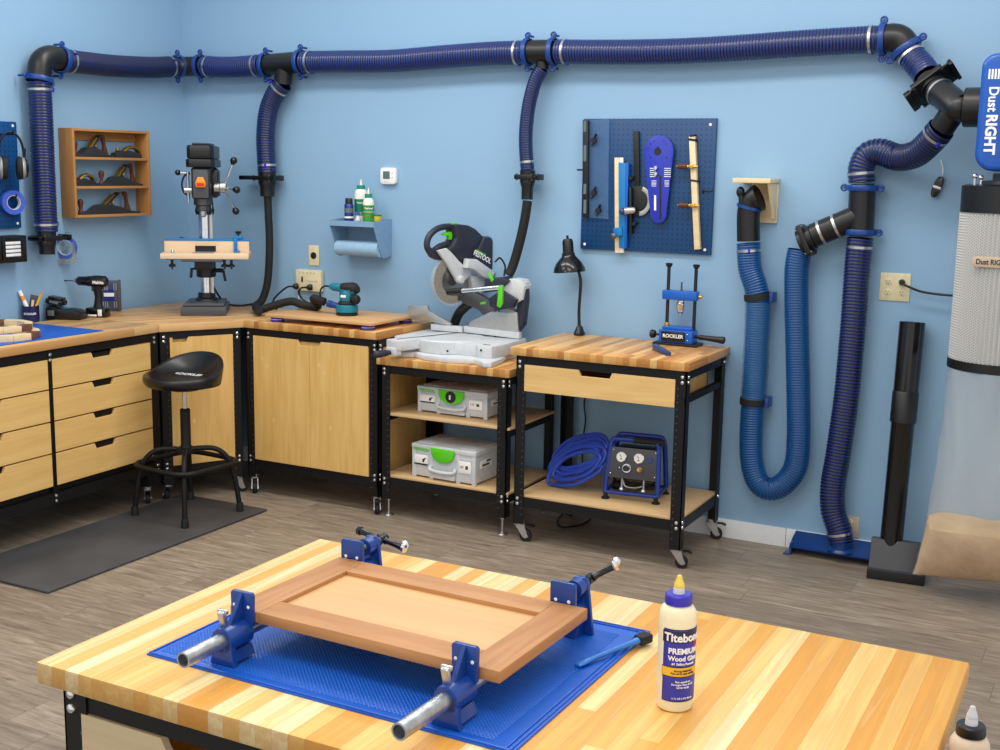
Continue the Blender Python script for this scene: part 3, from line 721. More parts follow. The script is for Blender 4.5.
# bag and sawdust
zb=at(925,576,y=-.35).z; zt_=z_b3
def bagring(t,off=0):
    # t 0 top .. 1 bottom
    hw=CR*1.005+(.075*max(0,(t-.25)/.75)**1.6) ; hd=CR*1.0
    if t>.62: hd=CR*(1-.93*((t-.62)/.38)**2.2)
    z=zt_+(zb-zt_)*t; out=[]; rnd=random.Random(int(t*1000))
    for k in range(56):
        a=2*PI*k/56; e=1-.25*max(0,t-.5)
        cx_=math.copysign(abs(math.cos(a))**e,math.cos(a)); sy_=math.copysign(abs(math.sin(a))**1,math.sin(a))
        wr=.004*math.sin(7*a+9*t)+.003*math.sin(17*a-14*t)
        sag=.018*math.sin(a*2+1)*max(0,t-.8)/.2*0
        out.append(V((CX+cx_*(hw+wr-off),CY+sy_*max(.004,hd+wr-off),z+max(0,(t-.75)/.25)**1.5*.045*(cx_*.5+.5))))
    return out
b=MB(); b.rings([bagring(i/40) for i in range(41)],False,True)
t=NT('milky polythene bag'); f=t.noise(t.coord(sc=(1,1,.3)),5,3); t.bump(f,.5,.02); t.b.inputs['Alpha'].default_value=.34; M['bag']=t.done(t.ramp(f,[(.3,(196,202,206)),(.7,(214,218,220))]),.18); t.b.inputs['Roughness'].default_value=.22
b.build('collection_bag','bag',dc,I4,60)
b=MB(); rs=[]
for i in range(21):
    t_=.735+.262*i/20; r=bagring(t_,.005)
    if i==0:
        for k,p_ in enumerate(r): p_.z+=.012*math.sin(3*2*PI*k/56)+.006
    rs.append(r)
b.rings(rs)
t=NT('sawdust'); f=t.noise(t.coord(),60,5,.7); g=t.noise(t.coord(),7,3); t.bump(f,.5,.004); M['dust']=t.done(t.mix(.5,t.ramp(f,[(.3,(222,164,92)),(.7,(250,206,134))]),t.ramp(g,[(.35,(214,160,90)),(.65,(250,212,144))])),.9)
o=b.build('sawdust','dust',None,I4,60); tag(o,'pale sawdust lying in the bottom of the collector bag','sawdust'); o['kind']='stuff'
# hanging remote
rp=at(937.5,187,y=-.02)
rm=thing('remote_control','small black fob remote hanging on a cord below the collector wye','remote control',Matrix.Translation(rp))
ax=(at(933,197,y=-.02)-at(942,176,y=-.02)); L_=ax.length; ax.normalize(); sx_=ax.cross(V((0,-1,0)))
b=MB(); b.prism([( .019*math.cos(2*PI*k/20)*(1),L_/2*math.copysign(abs(math.sin(2*PI*k/20))**.6,math.sin(2*PI*k/20))) for k in range(20)],mat4(rp,sx_,-ax,(0,-1,0)),-.008,.012,.004); b.build('body','blackg',rm,I4)
b=MB(); b.box(-.018,.018,-.008,.004,.0115,.0135,.001,mat4(rp,sx_,-ax,(0,-1,0))); b.build('button_band','steel',rm,I4)
b=MB(); b.tube(cat([rp-ax*L_*.5,at(943,170,y=-.015),at(941,160,y=-.005)],6),.0022,6); b.build('cord','whitep',rm,I4)
# ------------------------------------------------------------------ foreground assembly
ZT=.97
def ppm(P): return FPX/((V(P)-CO).dot(FW))
# blue silicone mat
Mm=mat4((3.747,-4.257,ZT),(math.cos(.0106),-math.sin(.0106),0),(math.sin(.0106),math.cos(.0106),0),(0,0,1))
mw,md=.715,.545
t=NT('blue silicone'); o_=t.sep(t.coord())
s1=t.math('SINE',t.math('MULTIPLY',t.math('ADD',o_[0],o_[1]),400)); s2=t.math('SINE',t.math('MULTIPLY',t.math('SUBTRACT',o_[0],o_[1]),400))
pat=t.math('MULTIPLY',s1,s2); t.bump(t.math('MULTIPLY',pat,pat),.8,.0016); M['silicone']=t.done((8,92,200),.34)
M['siliconep']=plain('smooth blue silicone',(10,90,196),.38)
sm=thing('silicone_mat','bright blue textured silicone project mat under the clamped door panel','mat',Mm)
b=MB(); b.box(.012,mw-.042,.02,md-.045,0,.0045,.001); b.build('textured_field','silicone',sm)
b=MB()
for x0,x1,y0,y1 in ((0,.012,0,md),(mw-.042,mw,0,md),(.012,mw-.042,0,.02),(.012,mw-.042,md-.045,md)): b.box(x0,x1,y0,y1,0,.0036)
for d in (.008,.016): 
    e=d*.4; b.box(e,mw-e,e*.7,e*.7+.003,.003,.006,.001); b.box(mw-d,mw-d+.003,e,md-d,.003,.006,.001); b.box(e,mw-d,md-d,md-d+.003,.003,.006,.001); b.box(e*.6,e*.6+.002,e,md-d,.003,.006,.001)
b.build('smooth_border','siliconep',sm)
ZM=ZT+.0046
# cabinet door in the clamps
ZP1=1.053; ZP0=1.033
pc=[at(233,605,z=ZP1),at(499.5,673,z=ZP1),at(587.7,607.5,z=ZP1),at(337,557,z=ZP1)]
ctr=sum(pc,V())/4; xd=((pc[1]-pc[0])+(pc[2]-pc[3])).normalized(); yd=V((-xd.y,xd.x,0))
pw=((pc[1]-pc[0]).length+(pc[2]-pc[3]).length)/2; pdp=abs(((pc[3]-pc[0])+(pc[2]-pc[1])).dot(yd))/2
Mp=mat4(ctr-xd*pw/2-yd*pdp/2-V((0,0,ZP1-ZP0)),xd,yd,(0,0,1))
M['cherryx']=wood('cherry rail',(176,122,72),(196,142,90),0,.45,1.2); M['cherryy']=wood('cherry stile',(172,118,68),(194,140,88),1,.45,1.2); M['cherryp']=wood('cherry panel',(206,162,110),(216,174,122),0,.5,.6)
dp=thing('cabinet_door','frame and panel cherry cabinet door held flat in two pipe clamps','cabinet door',Mp)
sw=.062; h=ZP1-ZP0
for x in (0,pw-sw): b=MB(); b.box(x,x+sw,0,pdp,0,h,.0012); b.build('stile','cherryy',dp)
for y in (0,pdp-sw): b=MB(); b.box(sw+.0003,pw-sw-.0003,y,y+sw,0,h,.0012); b.build('rail','cherryx',dp)
b=MB(); b.box(sw,pw-sw,sw,pdp-sw,.004,h-.008); b.build('centre_panel','cherryp',dp)
# pipe clamps
M['cblue2']=plain('clamp blue enamel',(20,62,140),.28)
def pipe_clamp(fx,fy,rx,ry,label,crank):
    p0=V((fx,fy,1.0185)); p1=V((rx,ry,1.0185)); d=(p1-p0).normalized(); xr=V((d.y,-d.x,0)); L=(p1-p0).length
    Mx=mat4(p0-V((0,0,1.0185-ZM)),xr,d,(0,0,1)); zc_=1.0185-ZM
    root=thing('pipe_clamp',label,'pipe clamp',Mx,'pipe clamps on the blue mat')
    yf=(Mp.translation+xd*((p0-Mp.translation).dot(xd))-p0).dot(d)-.002            # front edge of the door along the pipe
    yb=yf+pdp
    b=MB(); b.lathe([(.0105,.03),(.0105,0),(.0135,0),(.0135,yb+.03)],(0,0,zc_),(0,1,0),26); b.build('pipe','galv',root)
    # sliding tail jaw
    y1=yf-.0015
    b=MB(); b.lathe([(.0138,y1-.062),(.021,y1-.062),(.0225,y1-.058),(.0225,y1-.004),(.0138,y1-.004)],(0,0,zc_),(0,1,0),28,False)
    b.prism([(-.026,0),(.026,0),(.023,.012),(.02,zc_),(.0,zc_-.012),(-.02,zc_),(-.023,.012)],mat4((0,y1-.05,0),(1,0,0),(0,0,1),(0,-1,0)),0,.012,.002)
    b.prism([(-.022,.006),(.022,.006),(.014,zc_-.02),(-.014,zc_-.02)],mat4((0,y1,0),(1,0,0),(0,0,1),(0,-1,0)),0,.05,.002)
    b.prism([(-.022,zc_+.012),(.022,zc_+.012),(.0235,zc_+.066),(.02,zc_+.07),(-.02,zc_+.07),(-.0235,zc_+.066)],mat4((0,y1,0),(1,0,0),(0,0,1),(0,-1,0)),0,.009,.0015)
    b.prism([(0,0),(.035,0),(0,.05)],mat4((-.004,y1-.009,zc_+.02),(0,-1,0),(0,0,1),(1,0,0)),0,.008,.001)
    o=b.build('tail_jaw','cblue2',root)
    for s in (-1,1): b=MB(); b.ell((s*.015,y1-.0095,zc_+.045),.0032,.0015,.0032,10,6); b.build('rivet','whitep',o)
    b=MB(); b.box(-.007,.007,-.004,.006,0,.03,.003,Matrix.Translation((-.004,y1-.05,zc_+.02))@Matrix.Rotation(.25,4,'X')); b.box(-.012,.008,-.003,.004,.022,.03,.002,Matrix.Translation((-.002,y1-.052,zc_+.022))); b.build('clutch_lever','steel',root)
    # head with screw
    y2=yb+.0045
    b=MB(); b.prism([(-.025,zc_+.004),(.025,zc_+.004),(.025,zc_+.068),(.021,zc_+.072),(-.021,zc_+.072),(-.025,zc_+.068)],mat4((0,y2+.008,0),(1,0,0),(0,0,1),(0,-1,0)),0,.008,.0015); pj=b.build('front_jaw','cblue2',root)
    for s in (-1,1): b=MB(); b.ell((s*.013,y2-.0005,zc_+.038),.0035,.001,.0035,10,6); b.build('rivet','whitep',pj)
    b=MB(); yh=y2+.045
    b.prism([(-.03,0),(.03,0),(.018,zc_+.05),(.01,zc_+.062),(-.01,zc_+.062),(-.018,zc_+.05)],mat4((0,yh+.03,0),(1,0,0),(0,0,1),(0,-1,0)),0,.009,.002)
    b.prism([(yh-.012,0),(yh+.03,0),(yh+.03,zc_+.05)],mat4((-.012,0,0),(0,1,0),(0,0,1),(1,0,0)),0,.024,.002)
    b.cyl((0,yh-.002,zc_+.045),(0,yh+.034,zc_+.045),.017,n=20); b.cyl((0,yh-.01,zc_),(0,yh+.026,zc_),.02,n=24); b.build('head','cblue2',root)
    b=MB(); pr=[]; y=y2+.008
    while y<yh+.055: pr+=[(.0085,y),(.0072,y+.0015)]; y+=.003
    b.lathe(pr,(0,0,zc_+.045),(0,1,0),16); b.build('screw','dsteel',root)
    c=V((0,yh+.062,zc_+.045)); a=V(crank).normalized()
    b=MB(); b.cyl(c-V((0,.012,0)),c+V((0,.012,0)),.0105,n=18); b.build('crank_hub','blackg',root)
    for s,l in ((-1,.05),(1,.05)):
        b=MB(); b.tube([c+a*(s*.01),c+a*(s*l*.35),c+a*(s*l*.7),c+a*(s*l)],[.008,.0055,.006,.0075],14); o=b.build('crank_arm','blackg',root)
        b=MB(); b.ell(c+a*(s*(l+.006))+V((0,.004*(s>0),.006*(s>0))),.0085,.0085,.0085,12,8); b.cyl(c+a*(s*(l+.003)),c+a*(s*(l+.009)),.0098,n=12); b.build('arm_cap','chrome' if s>0 else 'blackg',o)
f1=at(183,660.4,z=1.0185); f2=at(399,732,z=1.0185)
r1=at(374,549,z=1.05); r2=at(601,590,z=1.05)
pipe_clamp(f1.x,f1.y,f1.x-.002,f1.y+.55,'blue pipe clamp on the left end of the cherry door',(.97,-.05,-.15))
pipe_clamp(f2.x,f2.y,f2.x+.022,f2.y+.55,'blue pipe clamp on the right end of the cherry door',(.72,.48,.5))
# glue brush
g0=at(577,663,z=ZM+.008); g1=at(633,639.5,z=ZM+.012); g2=at(649,635,z=ZM+.012)
d=(g2-g0).normalized(); sd=V((0,0,1)).cross(d).normalized()
gb=thing('glue_brush','blue handled silicone glue brush lying on the right of the mat','brush',Matrix.Translation((g0.x,g0.y,ZM)))
L=(g1-g0).length; b=MB(); R_=[]
for tt,hw,hh,zz in ((0,.0075,.002,.004),(.08,.0085,.0035,.005),(.3,.0045,.004,.006),(.75,.0045,.0045,.008),(.95,.007,.005,.009),(1.06,.0075,.006,.009)):
    c=V((g0.x,g0.y,ZM))+V((d.x,d.y,0))*L*tt+V((0,0,zz)); R_.append([c+sd*(hw*math.cos(2*PI*k/14))+V((0,0,1))*(hh*math.sin(2*PI*k/14)) for k in range(14)])
M['cyan2']=plain('light blue plastic',(40,118,204),.35); b.rings(R_); b.build('handle','cyan2',gb,I4)
c=V((g0.x,g0.y,ZM))+V((d.x,d.y,0))*(L*1.06); dz=V((d.x,d.y,0)).normalized()
b=MB(); b.box(-.011,.011,-.001,.03,-.0085,.0085,.004,mat4(c+V((0,0,.009)),sd,dz,(0,0,1))); b.build('bristle_head','rubber',gb,I4)
# glue bottles
def bottle(M0,label,h=.169,r=.0295,body='glue',cap='capblue',tip='tipyellow',lab=True):
    root=thing('glue_bottle',label,'glue bottle',M0)
    b=MB(); b.lathe([(0,.002),(r*.82,0),(r*.95,.003),(r,.012),(r*1.0,.05),(r*.985,h*.55),(r,h*.75),(r,h-.018),(r*.96,h-.008),(r*.82,h-.001),(r*.66,h+.002),(r*.64,h+.006)],n=40); b.build('bottle_body',body,root)
    b=MB(); n=60; R_=[]
    for z,rr in ((h+.003,.0206),(h+.0045,.0212),(h+.0175,.0206),(h+.0195,.019),(h+.0195,.0001)):
        R_.append([V(((rr+(.0005 if k%2 and rr>.02 else 0))*math.cos(2*PI*k/n),(rr+(.0005 if k%2 and rr>.02 else 0))*math.sin(2*PI*k/n),z)) for k in range(n)])
    b.rings(R_); b.build('cap',cap,root)
    b=MB(); b.lathe([(.0095,h+.0195),(.0088,h+.028),(.0075,h+.0285)],n=20); b.build('nozzle_base','nozz',root)
    b=MB(); b.lathe([(.0078,h+.028),(.0085,h+.031),(.0075,h+.036),(.0045,h+.044),(.0038,h+.0475),(.0012,h+.049)],n=20); b.build('nozzle_tip',tip,root)
    return root
M['glue']=plain('cream glue bottle',(242,230,192),.35,0,.5,.015); M['capblue']=plain('violet blue cap',(50,44,178),.4); M['tipyellow']=plain('yellow tip',(236,206,84),.35); M['nozz']=plain('clear nozzle',(206,206,214),.25)
M['lblue']=plain('label blue',(48,52,168),.35,0,.5,.02); M['lyel']=plain('label yellow',(240,186,40),.4,0,.5,.02); M['lwhite']=plain('label white',(246,244,240),.4,0,.5,.01); M['ldark']=plain('label dark',(30,26,70),.4); M['lred']=plain('label red',(206,40,40),.4)
bp=at(674,706,z=ZT)
gl=bottle(Matrix.Translation((bp.x,bp.y,ZT+.0005)),'full cream wood glue bottle with blue cap and blue label on the maple top')
lr=.0299; la=math.radians(-71+24); nb=V((math.cos(la),math.sin(la),0)); nx=V((-nb.y,nb.x,0))
def onb(z,r=lr): 
    c=V((bp.x,bp.y,ZT))+nb*r; c.z=ZT+z; return mat4(c,nx,(0,0,1),nb)
def strip(z0,z1,a0,a1,r):
    b=MB(); n=24; R_=[]
    c=V((bp.x,bp.y,ZT))
    ang=[la+a0+(a1-a0)*i/n for i in range(n+1)]
    for a in ang:
        e=V((math.cos(a),math.sin(a),0)); R_.append([c+e*(r-.0006)+V((0,0,z0)),c+e*r+V((0,0,z0)),c+e*r+V((0,0,z1)),c+e*(r-.0006)+V((0,0,z1))])
    b.rings(R_); return b
H_=math.radians(66)
lb_=strip(.02,.139,-H_,H_,lr+.0001).build('label','ldark',gl,I4)
strip(.0215,.1375,-H_+.04,H_-.04,lr+.0003).build('label_field','lblue',lb_,I4)
strip(.117,.136,-H_-.06,H_+.06,lr+.0004).build('title_band','ldark',lb_,I4)
strip(.061,.078,-H_-.05,H_+.05,lr+.0004).build('band_edge','ldark',lb_,I4)
strip(.0625,.0765,-H_-.02,H_+.02,lr+.0006).build('yellow_band','lyel',lb_,I4)
text(lb_,'Titebond',onb(.1255,lr+.0012),.0185,'lwhite',bold=.0005,wrap=lr,sx=.98)
text(lb_,'PREMIUM',onb(.1035,lr+.0008),.0125,'lwhite',bold=.0004,wrap=lr,sx=1.0)
text(lb_,'Wood Glue',onb(.0835,lr+.0008),.0098,'lyel2',bold=.0002,wrap=lr) if 0 else text(lb_,'Wood Glue',onb(.0915,lr+.0008),.0105,'lwhite',bold=.0003,wrap=lr)
text(lb_,'#1 Selling Formula',onb(.083,lr+.0008),.0052,'lwhite',bold=.0001,wrap=lr)
text(lb_,'Strong initial tack\nFast set & easy sanding',onb(.0695,lr+.0009),.0044,'ldark',wrap=lr)
text(lb_,'Fast speed set\nStronger than wood\nSands easily',onb(.049,lr+.0008),.0046,'lwhite',wrap=lr)
text(lb_,'16 FL OZ (1 PT) 473 mL',onb(.026,lr+.0008),.0036,'lwhite',wrap=lr)
la2=la+.62; nb=V((math.cos(la2),math.sin(la2),0)); nx=V((-nb.y,nb.x,0))
text(lb_,'II',onb(.113,lr+.0008),.011,'lred',bold=.0003,wrap=lr)
M['glue2']=plain('dusty tan glue bottle',(214,190,164),.4); M['tip2']=plain('cloudy clear tip',(200,202,206),.25)
P2=CO+ray(971,729)*1.81
WL=.8705-.03
bottle(Matrix.Translation((max(P2.x,5.005+.034),P2.y,WL)),'tan glue bottle with black cap beside the right end of the assembly bench',h=P2.z-WL-.0115,body='glue2',cap='blackp',tip='tip2',lab=False)
# ------------------------------------------------------------------ right bench contents
ZR=.9685
# desk lamp
lp=at(579.5,328,y=-.06)
la_=thing('desk_lamp','black gooseneck desk lamp with bell shade at the back of the drawer bench','desk lamp',Matrix.Translation((lp.x,lp.y,ZR)))
b=MB(); b.lathe([(.036,0),(.037,.012),(.03,.022),(.022,.04),(.012,.05)],(lp.x,lp.y,ZR+.001),n=24,sx=1,sy=.75); b.build('base','blackp',la_,I4)
yl=lp.y
nk=[V((lp.x-.002,yl,ZR+.045))]+[at(u,v,y=yl-.0) for u,v in ((579,310),(580,295),(580.5,280),(577,266))]
b=MB(); rs=resample(cat(nk,10),.0035); b.tube(rs,[.0085 if i%2 else .0076 for i in range(len(rs))],12); b.build('gooseneck','blackp',la_,I4)
s0=at(569.5,272,y=yl-.05); s1=at(567.5,238,y=yl-.05); sc_=1/ppm(s0); dS=(s1-s0).normalized(); hS=(s1-s0).length
b=MB(); b.lathe([(16*sc_-.003,.002),(16.3*sc_,0),(15.5*sc_,hS*.12),(13*sc_,hS*.27),(9*sc_,hS*.40),(7*sc_,hS*.46),(6.3*sc_,hS*.52)],s0,dS,36,False); b.lathe([(15.9*sc_,.002),(15.0*sc_,hS*.12),(12.5*sc_,hS*.27),(8.5*sc_,hS*.40),(6*sc_,hS*.46)],s0,dS,36,False); b.build('shade','blackg',la_,I4)
b=MB(); b.lathe([(6.6*sc_,hS*.5),(6.6*sc_,hS*.55),(5.6*sc_,hS*.57),(5.4*sc_,hS*.9),(4.2*sc_,hS*.97),(1.2*sc_,hS*.985),(1.2*sc_,hS*1.07),(.0,hS*1.08)],s0,dS,28); b.build('socket_cap','blackp',la_,I4)
b=MB(); b.ell(s0+dS*hS*.3,.024,.024,.03,16,10); t=NT('frosted bulb'); M['bulb']=t.done((235,232,220),.4); b.build('bulb','bulb',la_,I4)
# doweling drill guide
jp=at(673.5,346,z=ZR); jq=ppm(jp)
Mj=TR(jp.x,jp.y,ZR); k=.95/jq; kx=k/.885
dj=thing('drill_guide','blue and black drill guide jig with two tall posts on the drawer bench','drill guide',Mj)
M['jblue']=plain('jig blue anodised',(16,92,190),.3)
b=MB(); b.box(-21*kx,22*kx,0,.11,0,.013,.003); b.build('base_plate','blackp',dj)
b=MB(); b.box(-16*kx,17*kx,.012,.095,.013,.075,.004); b.box(-14*kx,15*kx,.03,.095,.075,.09,.003); b.build('body','jblue',dj)
b=MB(); b.box(-13*kx,10*kx,.002,.014,.022,.070,.004); fp_=b.build('face_plate','blackg',dj)
text(fp_,'ROCKLER',Mj@Matrix.Translation((-1.2*kx,.0015,.047))@FR,.024,'lwhite',bold=.0006,sx=1.0)
for s in (-11.5,15): 
    b=MB(); b.cyl((s*kx,.06,.013),(s*kx,.06,.385),.0085,n=16); b.lathe([(.011,.38),(.0165,.39),(.0175,.398),(.01,.4)],(s*kx,.06,0),n=16); b.build('post','blackp',dj)
M['brass']=plain('brass',(214,172,84),.28,.9); b=MB(); b.lathe([(.0092,.086),(.013,.09),(.013,.104),(.0092,.108)],(-11.5*kx,.06,0),n=14); b.build('stop_collar','brass',dj)
z0_=.222; b=MB(); b.box(-16*kx,18*kx,.035,.085,z0_,z0_+.046,.006); b.build('drill_carriage','jblue',dj)
b=MB(); b.lathe([(.004,0),(.009,.003),(.009,.02)],(18*kx,.06,z0_+.02),(1,0,0),14); b.build('carriage_knob','brass',dj)
b=MB(); b.lathe([(.0,-.075),(.011,-.073),(.015,-.062),(.02,-.056),(.02,-.042),(.0225,-.038),(.0225,-.016),(.0185,-.011),(.0185,-.002),(.009,0)],(1.5*kx,.06,z0_),n=24); b.build('chuck','chrome',dj)
b=MB(); b.cyl((1.5*kx,.06,z0_+.046),(1.5*kx,.06,z0_+.088),.0042,n=10); b.lathe([(.01,z0_+.044),(.007,z0_+.052)],(1.5*kx,.06,0),n=14); b.build('drive_shaft','dsteel',dj)
b=MB(); b.lathe([(.007,.0),(.007,.026),(.016,.03),(.02,.036),(.022,.05),(.018,.056)],(-16*kx,.05,.045),(-1,0,0),20); b.build('clamp_knob','blackp',dj)
b=MB(); b.lathe([(.008,.0),(.009,.02),(.013,.03),(.012,.05),(.015,.11),(.018,.14),(.017,.15),(.01,.153)],(17*kx,.05,.048),(1,0,-.05),20); b.build('side_handle','blackp',dj)
for z_,y_ in ((.06,.016),(.03,.016)): b=MB(); b.ell((12.5*kx,.01,z_),.004,.003,.004,10,6); b.build('screw','chrome',dj)
# small blue drill bit holder in front
q0=at(652,350,z=ZR); q1=at(666,356,z=ZR); dq=(q1-q0); Lq=dq.length; dq.normalize()
Mq=mat4(q0,dq,(-dq.y,dq.x,0),(0,0,1))
bh=thing('pocket_box','small navy blue box lying in front of the drill guide','box',Mq)
M['navyp']=plain('navy plastic',(40,62,118),.35)
b=MB(); b.prism([(0,0),(Lq,0),(Lq,.016),(Lq*.8,.02),(Lq*.2,.028),(0,.03)],mat4((0,0,0),(1,0,0),(0,0,1),(0,-1,0)),-.026,.0,.003); b.build('box_body','navyp',bh)
b=MB(); b.box(Lq*.3,Lq*.75,.004,.022,.0,.0015,0,Matrix.Translation((0,0,.0295))@Matrix.Rotation(.17,4,'Y')@Matrix.Translation((0,0,-.003))); b.build('sticker','lwhite',bh)
# air compressor
ZS=.241+.0005
c0=at(604,498,z=ZS); c1=at(657,504,z=ZS); xc=(c1-c0); Wc=xc.length; xc.normalize()
Mc_=mat4((c0+c1)/2,xc,(-xc.y,xc.x,0),(0,0,1)); Wc*=.98
M['cmpblue']=plain('compressor blue tube',(22,50,146),.28); M['panel']=plain('compressor panel',(66,66,74),.4)
ac=thing('air_compressor','small blue framed air compressor with two gauges on the lower shelf','air compressor',Mc_)
hw=Wc/2; Hc=.288; D=.2; til=.055
def hoop(y0,y1):
    p=[(-hw,0+.03),(-hw,.06),(-hw*.97,Hc*.5),(-hw*.92,Hc*.88),(-hw*.84,Hc*.975),(-hw*.7,Hc),(0,Hc),(hw*.7,Hc),(hw*.84,Hc*.975),(hw*.92,Hc*.88),(hw*.97,Hc*.5),(hw,.06),(hw,.03)]
    return [V((x,y0+(y1-y0)*(z/Hc),z)) for x,z in p]
b=MB(); b.tube(cat(hoop(0,til),4),.0125,14); b.tube([(-hw,0,.034),(hw,0,.034)],.0095,12); b.build('front_frame','cmpblue',ac)
b=MB(); b.tube(cat(hoop(D,D-.03),4),.0125,14); b.tube([(-hw,D,.034),(hw,D,.034)],.0095,12); b.build('rear_frame','cmpblue',ac)
for s in (-1,1):
    b=MB(); b.tube([(s*hw,0,.034),(s*hw,D,.034)],.0095,12); b.tube([(s*hw*.9,til*.88,Hc*.9),(s*hw*.9,D-.03,Hc*.9)],.008,10); b.build('side_bar','cmpblue',ac)
    for y in (.0,D): b=MB(); b.lathe([(.02,0),(.02,.007),(.011,.011),(.011,.03)],(s*(hw-.004),y,0),n=18); b.build('rubber_foot','rubber',ac)
b=MB(); P=[(-.005+i*(hw*1.15)/20-.0,til,Hc) for i in range(21)]; b.tube(P,[.0155 if i%3 else .0135 for i in range(21)],14); b.build('grip','rubber',ac)
pn=V((0,-math.cos(.196),math.sin(.196))); py_=V((0,math.sin(.196),math.cos(.196)))
Mpn=mat4((0,-.006+.02,.105),(1,0,0),py_,pn)
b=MB(); b.prism([(-hw*.94,0),(hw*.96,0),(hw*.9,.148),(-hw*.86,.148)],Mpn,-.004,.004,.0015); pnl=b.build('control_panel','panel',ac)
for x,y,r in ((-.45*hw,.103,.026),(.22*hw,.103,.026)):
    b=MB(); b.lathe([(r,.004),(r,.012),(r*.9,.014),(r*.88,.0125)],Mpn@V((x,y,0)),pn,26); o=b.build('gauge','chrome',ac)
    b=MB(); b.lathe([(r*.88,.0124),(r*.88,.0132),(0,.0132)],Mpn@V((x,y,0)),pn,26); b.build('dial','lwhite',o)
    b=MB(); b.box(-.001,.001,-.002,r*.6,.0133,.0145,0,Mpn@Matrix.Translation((x,y,0))@Matrix.Rotation(.6,4,'Z')); b.box(-.004,.004,-.012,-.007,.0133,.0138,0,Mpn@Matrix.Translation((x,y,0))); b.build('needle','ink',o)
b=MB(); b.lathe([(.017,.004),(.016,.007),(0,.007)],Mpn@V((.62*hw,.1,0)),pn,22); b.build('badge','navyp',ac)
b=MB(); b.lathe([(.021,.004),(.021,.008),(.016,.008),(.0145,.03),(.012,.033)],Mpn@V((-.22*hw,.05,0)),pn,22); b.build('regulator_knob','blackg',ac)
b=MB(); b.lathe([(.021,.0042),(.021,.009),(.0165,.009)],Mpn@V((-.22*hw,.05,0)),pn,22,False); b.build('knob_ring','chrome',ac)
b=MB(); b.lathe([(.012,.004),(.012,.014),(.009,.016),(.0115,.02),(.0115,.034),(.008,.036),(.006,.044)],Mpn@V((.3*hw,.05,0)),pn,18); b.build('quick_coupler','brass',ac)
for x,y in ((-.78*hw,.135),(.84*hw,.135),(-.84*hw,.02),(.86*hw,.02),(-.5*hw,.05)): b=MB(); b.ell(Mpn@V((x,y,.004)),.005,.005,.005,10,6); b.build('screw','chrome',ac)
b=MB(); b.lathe([(.01,-hw*.9),(.055,-hw*.82),(.062,-hw*.7),(.062,hw*.7),(.055,hw*.82),(.01,hw*.9)],(0,D*.52,.098),(1,0,0),28); b.build('air_tank','blackg',ac)
b=MB(); b.box(-hw*.75,hw*.8,.075,D-.03,.16,.245,.015); b.build('motor_housing','blackp',ac)
for x in (-.42*hw,.42*hw): b=MB(); b.cyl((x,.035,.052),(x,.04,.1),.006,n=12); b.lathe([(.016,.045),(.011,.055)],(x,.035,0),n=14); b.build('tank_bracket','steel',ac)
b=MB(); b.tube(cat([(-.38*hw,.03,.095),(-.25*hw,.02,.066),(.1*hw,.02,.062),(.38*hw,.03,.07)],8),.004,8); b.build('air_line','steel',ac)
# coiled air hose
ch=at(583,492,z=ZS); rnd=random.Random(5)
e1=V((.145,-.01,.07)); e2=V((-.03,.03,.058)); e3=V((.0,-.07,-.085))
pts=[]; NL=9
for i in range(NL*16):
    a=2*PI*i/16; l=i/16; w_=(l/NL-.5); rr=1+.14*math.sin(l*2.3)+.05*rnd.uniform(-1,1)
    p=V((0,0,0))+e1*(math.cos(a)*rr*(.93 if math.cos(a)>0 else 1))+e2*(math.sin(a)*(rr*.95))+e3*(w_+.03*rnd.uniform(-1,1))
    pts.append(p)
R_h=.0098
lo=min(p.z for p in pts)
hc=V((ch.x-.05,ch.y+.05,ZS+R_h-lo+.002))
M['airhose']=plain('air hose blue',(44,72,176),.3)
b=MB(); b.tube([hc+p for p in cat(pts,3)],R_h,10); oh=b.build('air_hose','airhose',None,I4,60); tag(oh,'coil of blue air hose resting against the left of the compressor','hose')
b=MB(); q=hc+pts[0]; q=V((at(622,492,z=ZS+.02).x-.06,hc.y-.06,ZS+.014)); 
# power cord behind the drawer bench
b=MB(); b.tube(cat([(2.73,-.006,.86),at(584.5,400,y=-.02),at(585.5,420,y=-.02),at(583,440,y=-.02),at(583,470,y=-.03),(2.76,-.02,.12),(2.8,-.12,.012),(2.74,-.3,.008),(2.66,-.22,.008),(2.62,-.05,.008)],8),.005,8)
tag(b.build('power_cord','blackp',None,I4,60),'black power cord hanging down the wall behind the drawer bench','cord')
# ------------------------------------------------------------------ floor: anti fatigue mat and stool
mq=[at(0,551,z=.012),at(49,592,z=.012),at(270,508.4,z=.012),at(182,494.4,z=.012)]
mx0,mx1=.655,1.25; my1=(mq[2].y+mq[3].y)/2; my0=at(49,592,z=.012).y
b=MB(); b.box(mx0,mx1,my0,my1,.0005,.013,.006)
single(b,'floor_mat','mat','charcoal anti fatigue mat on the plank floor under the stool','floor mat')
lf=[at(135,515,z=.013),at(188,527,z=.013),at(240,511,z=.013)]
sc0=(lf[0]+lf[2])/2; sc0.z=.0135
st=thing('shop_stool','black adjustable stool with low curved backrest standing on the floor mat','stool',Matrix.Translation(sc0))
a1=math.atan2(lf[2].y-sc0.y,lf[2].x-sc0.x); rL=(lf[2]-lf[0]).length/2
kz=1/ppm(sc0+V((0,0,.5)))
zring=at(184,464,x=sc0.x,).z if 0 else .285
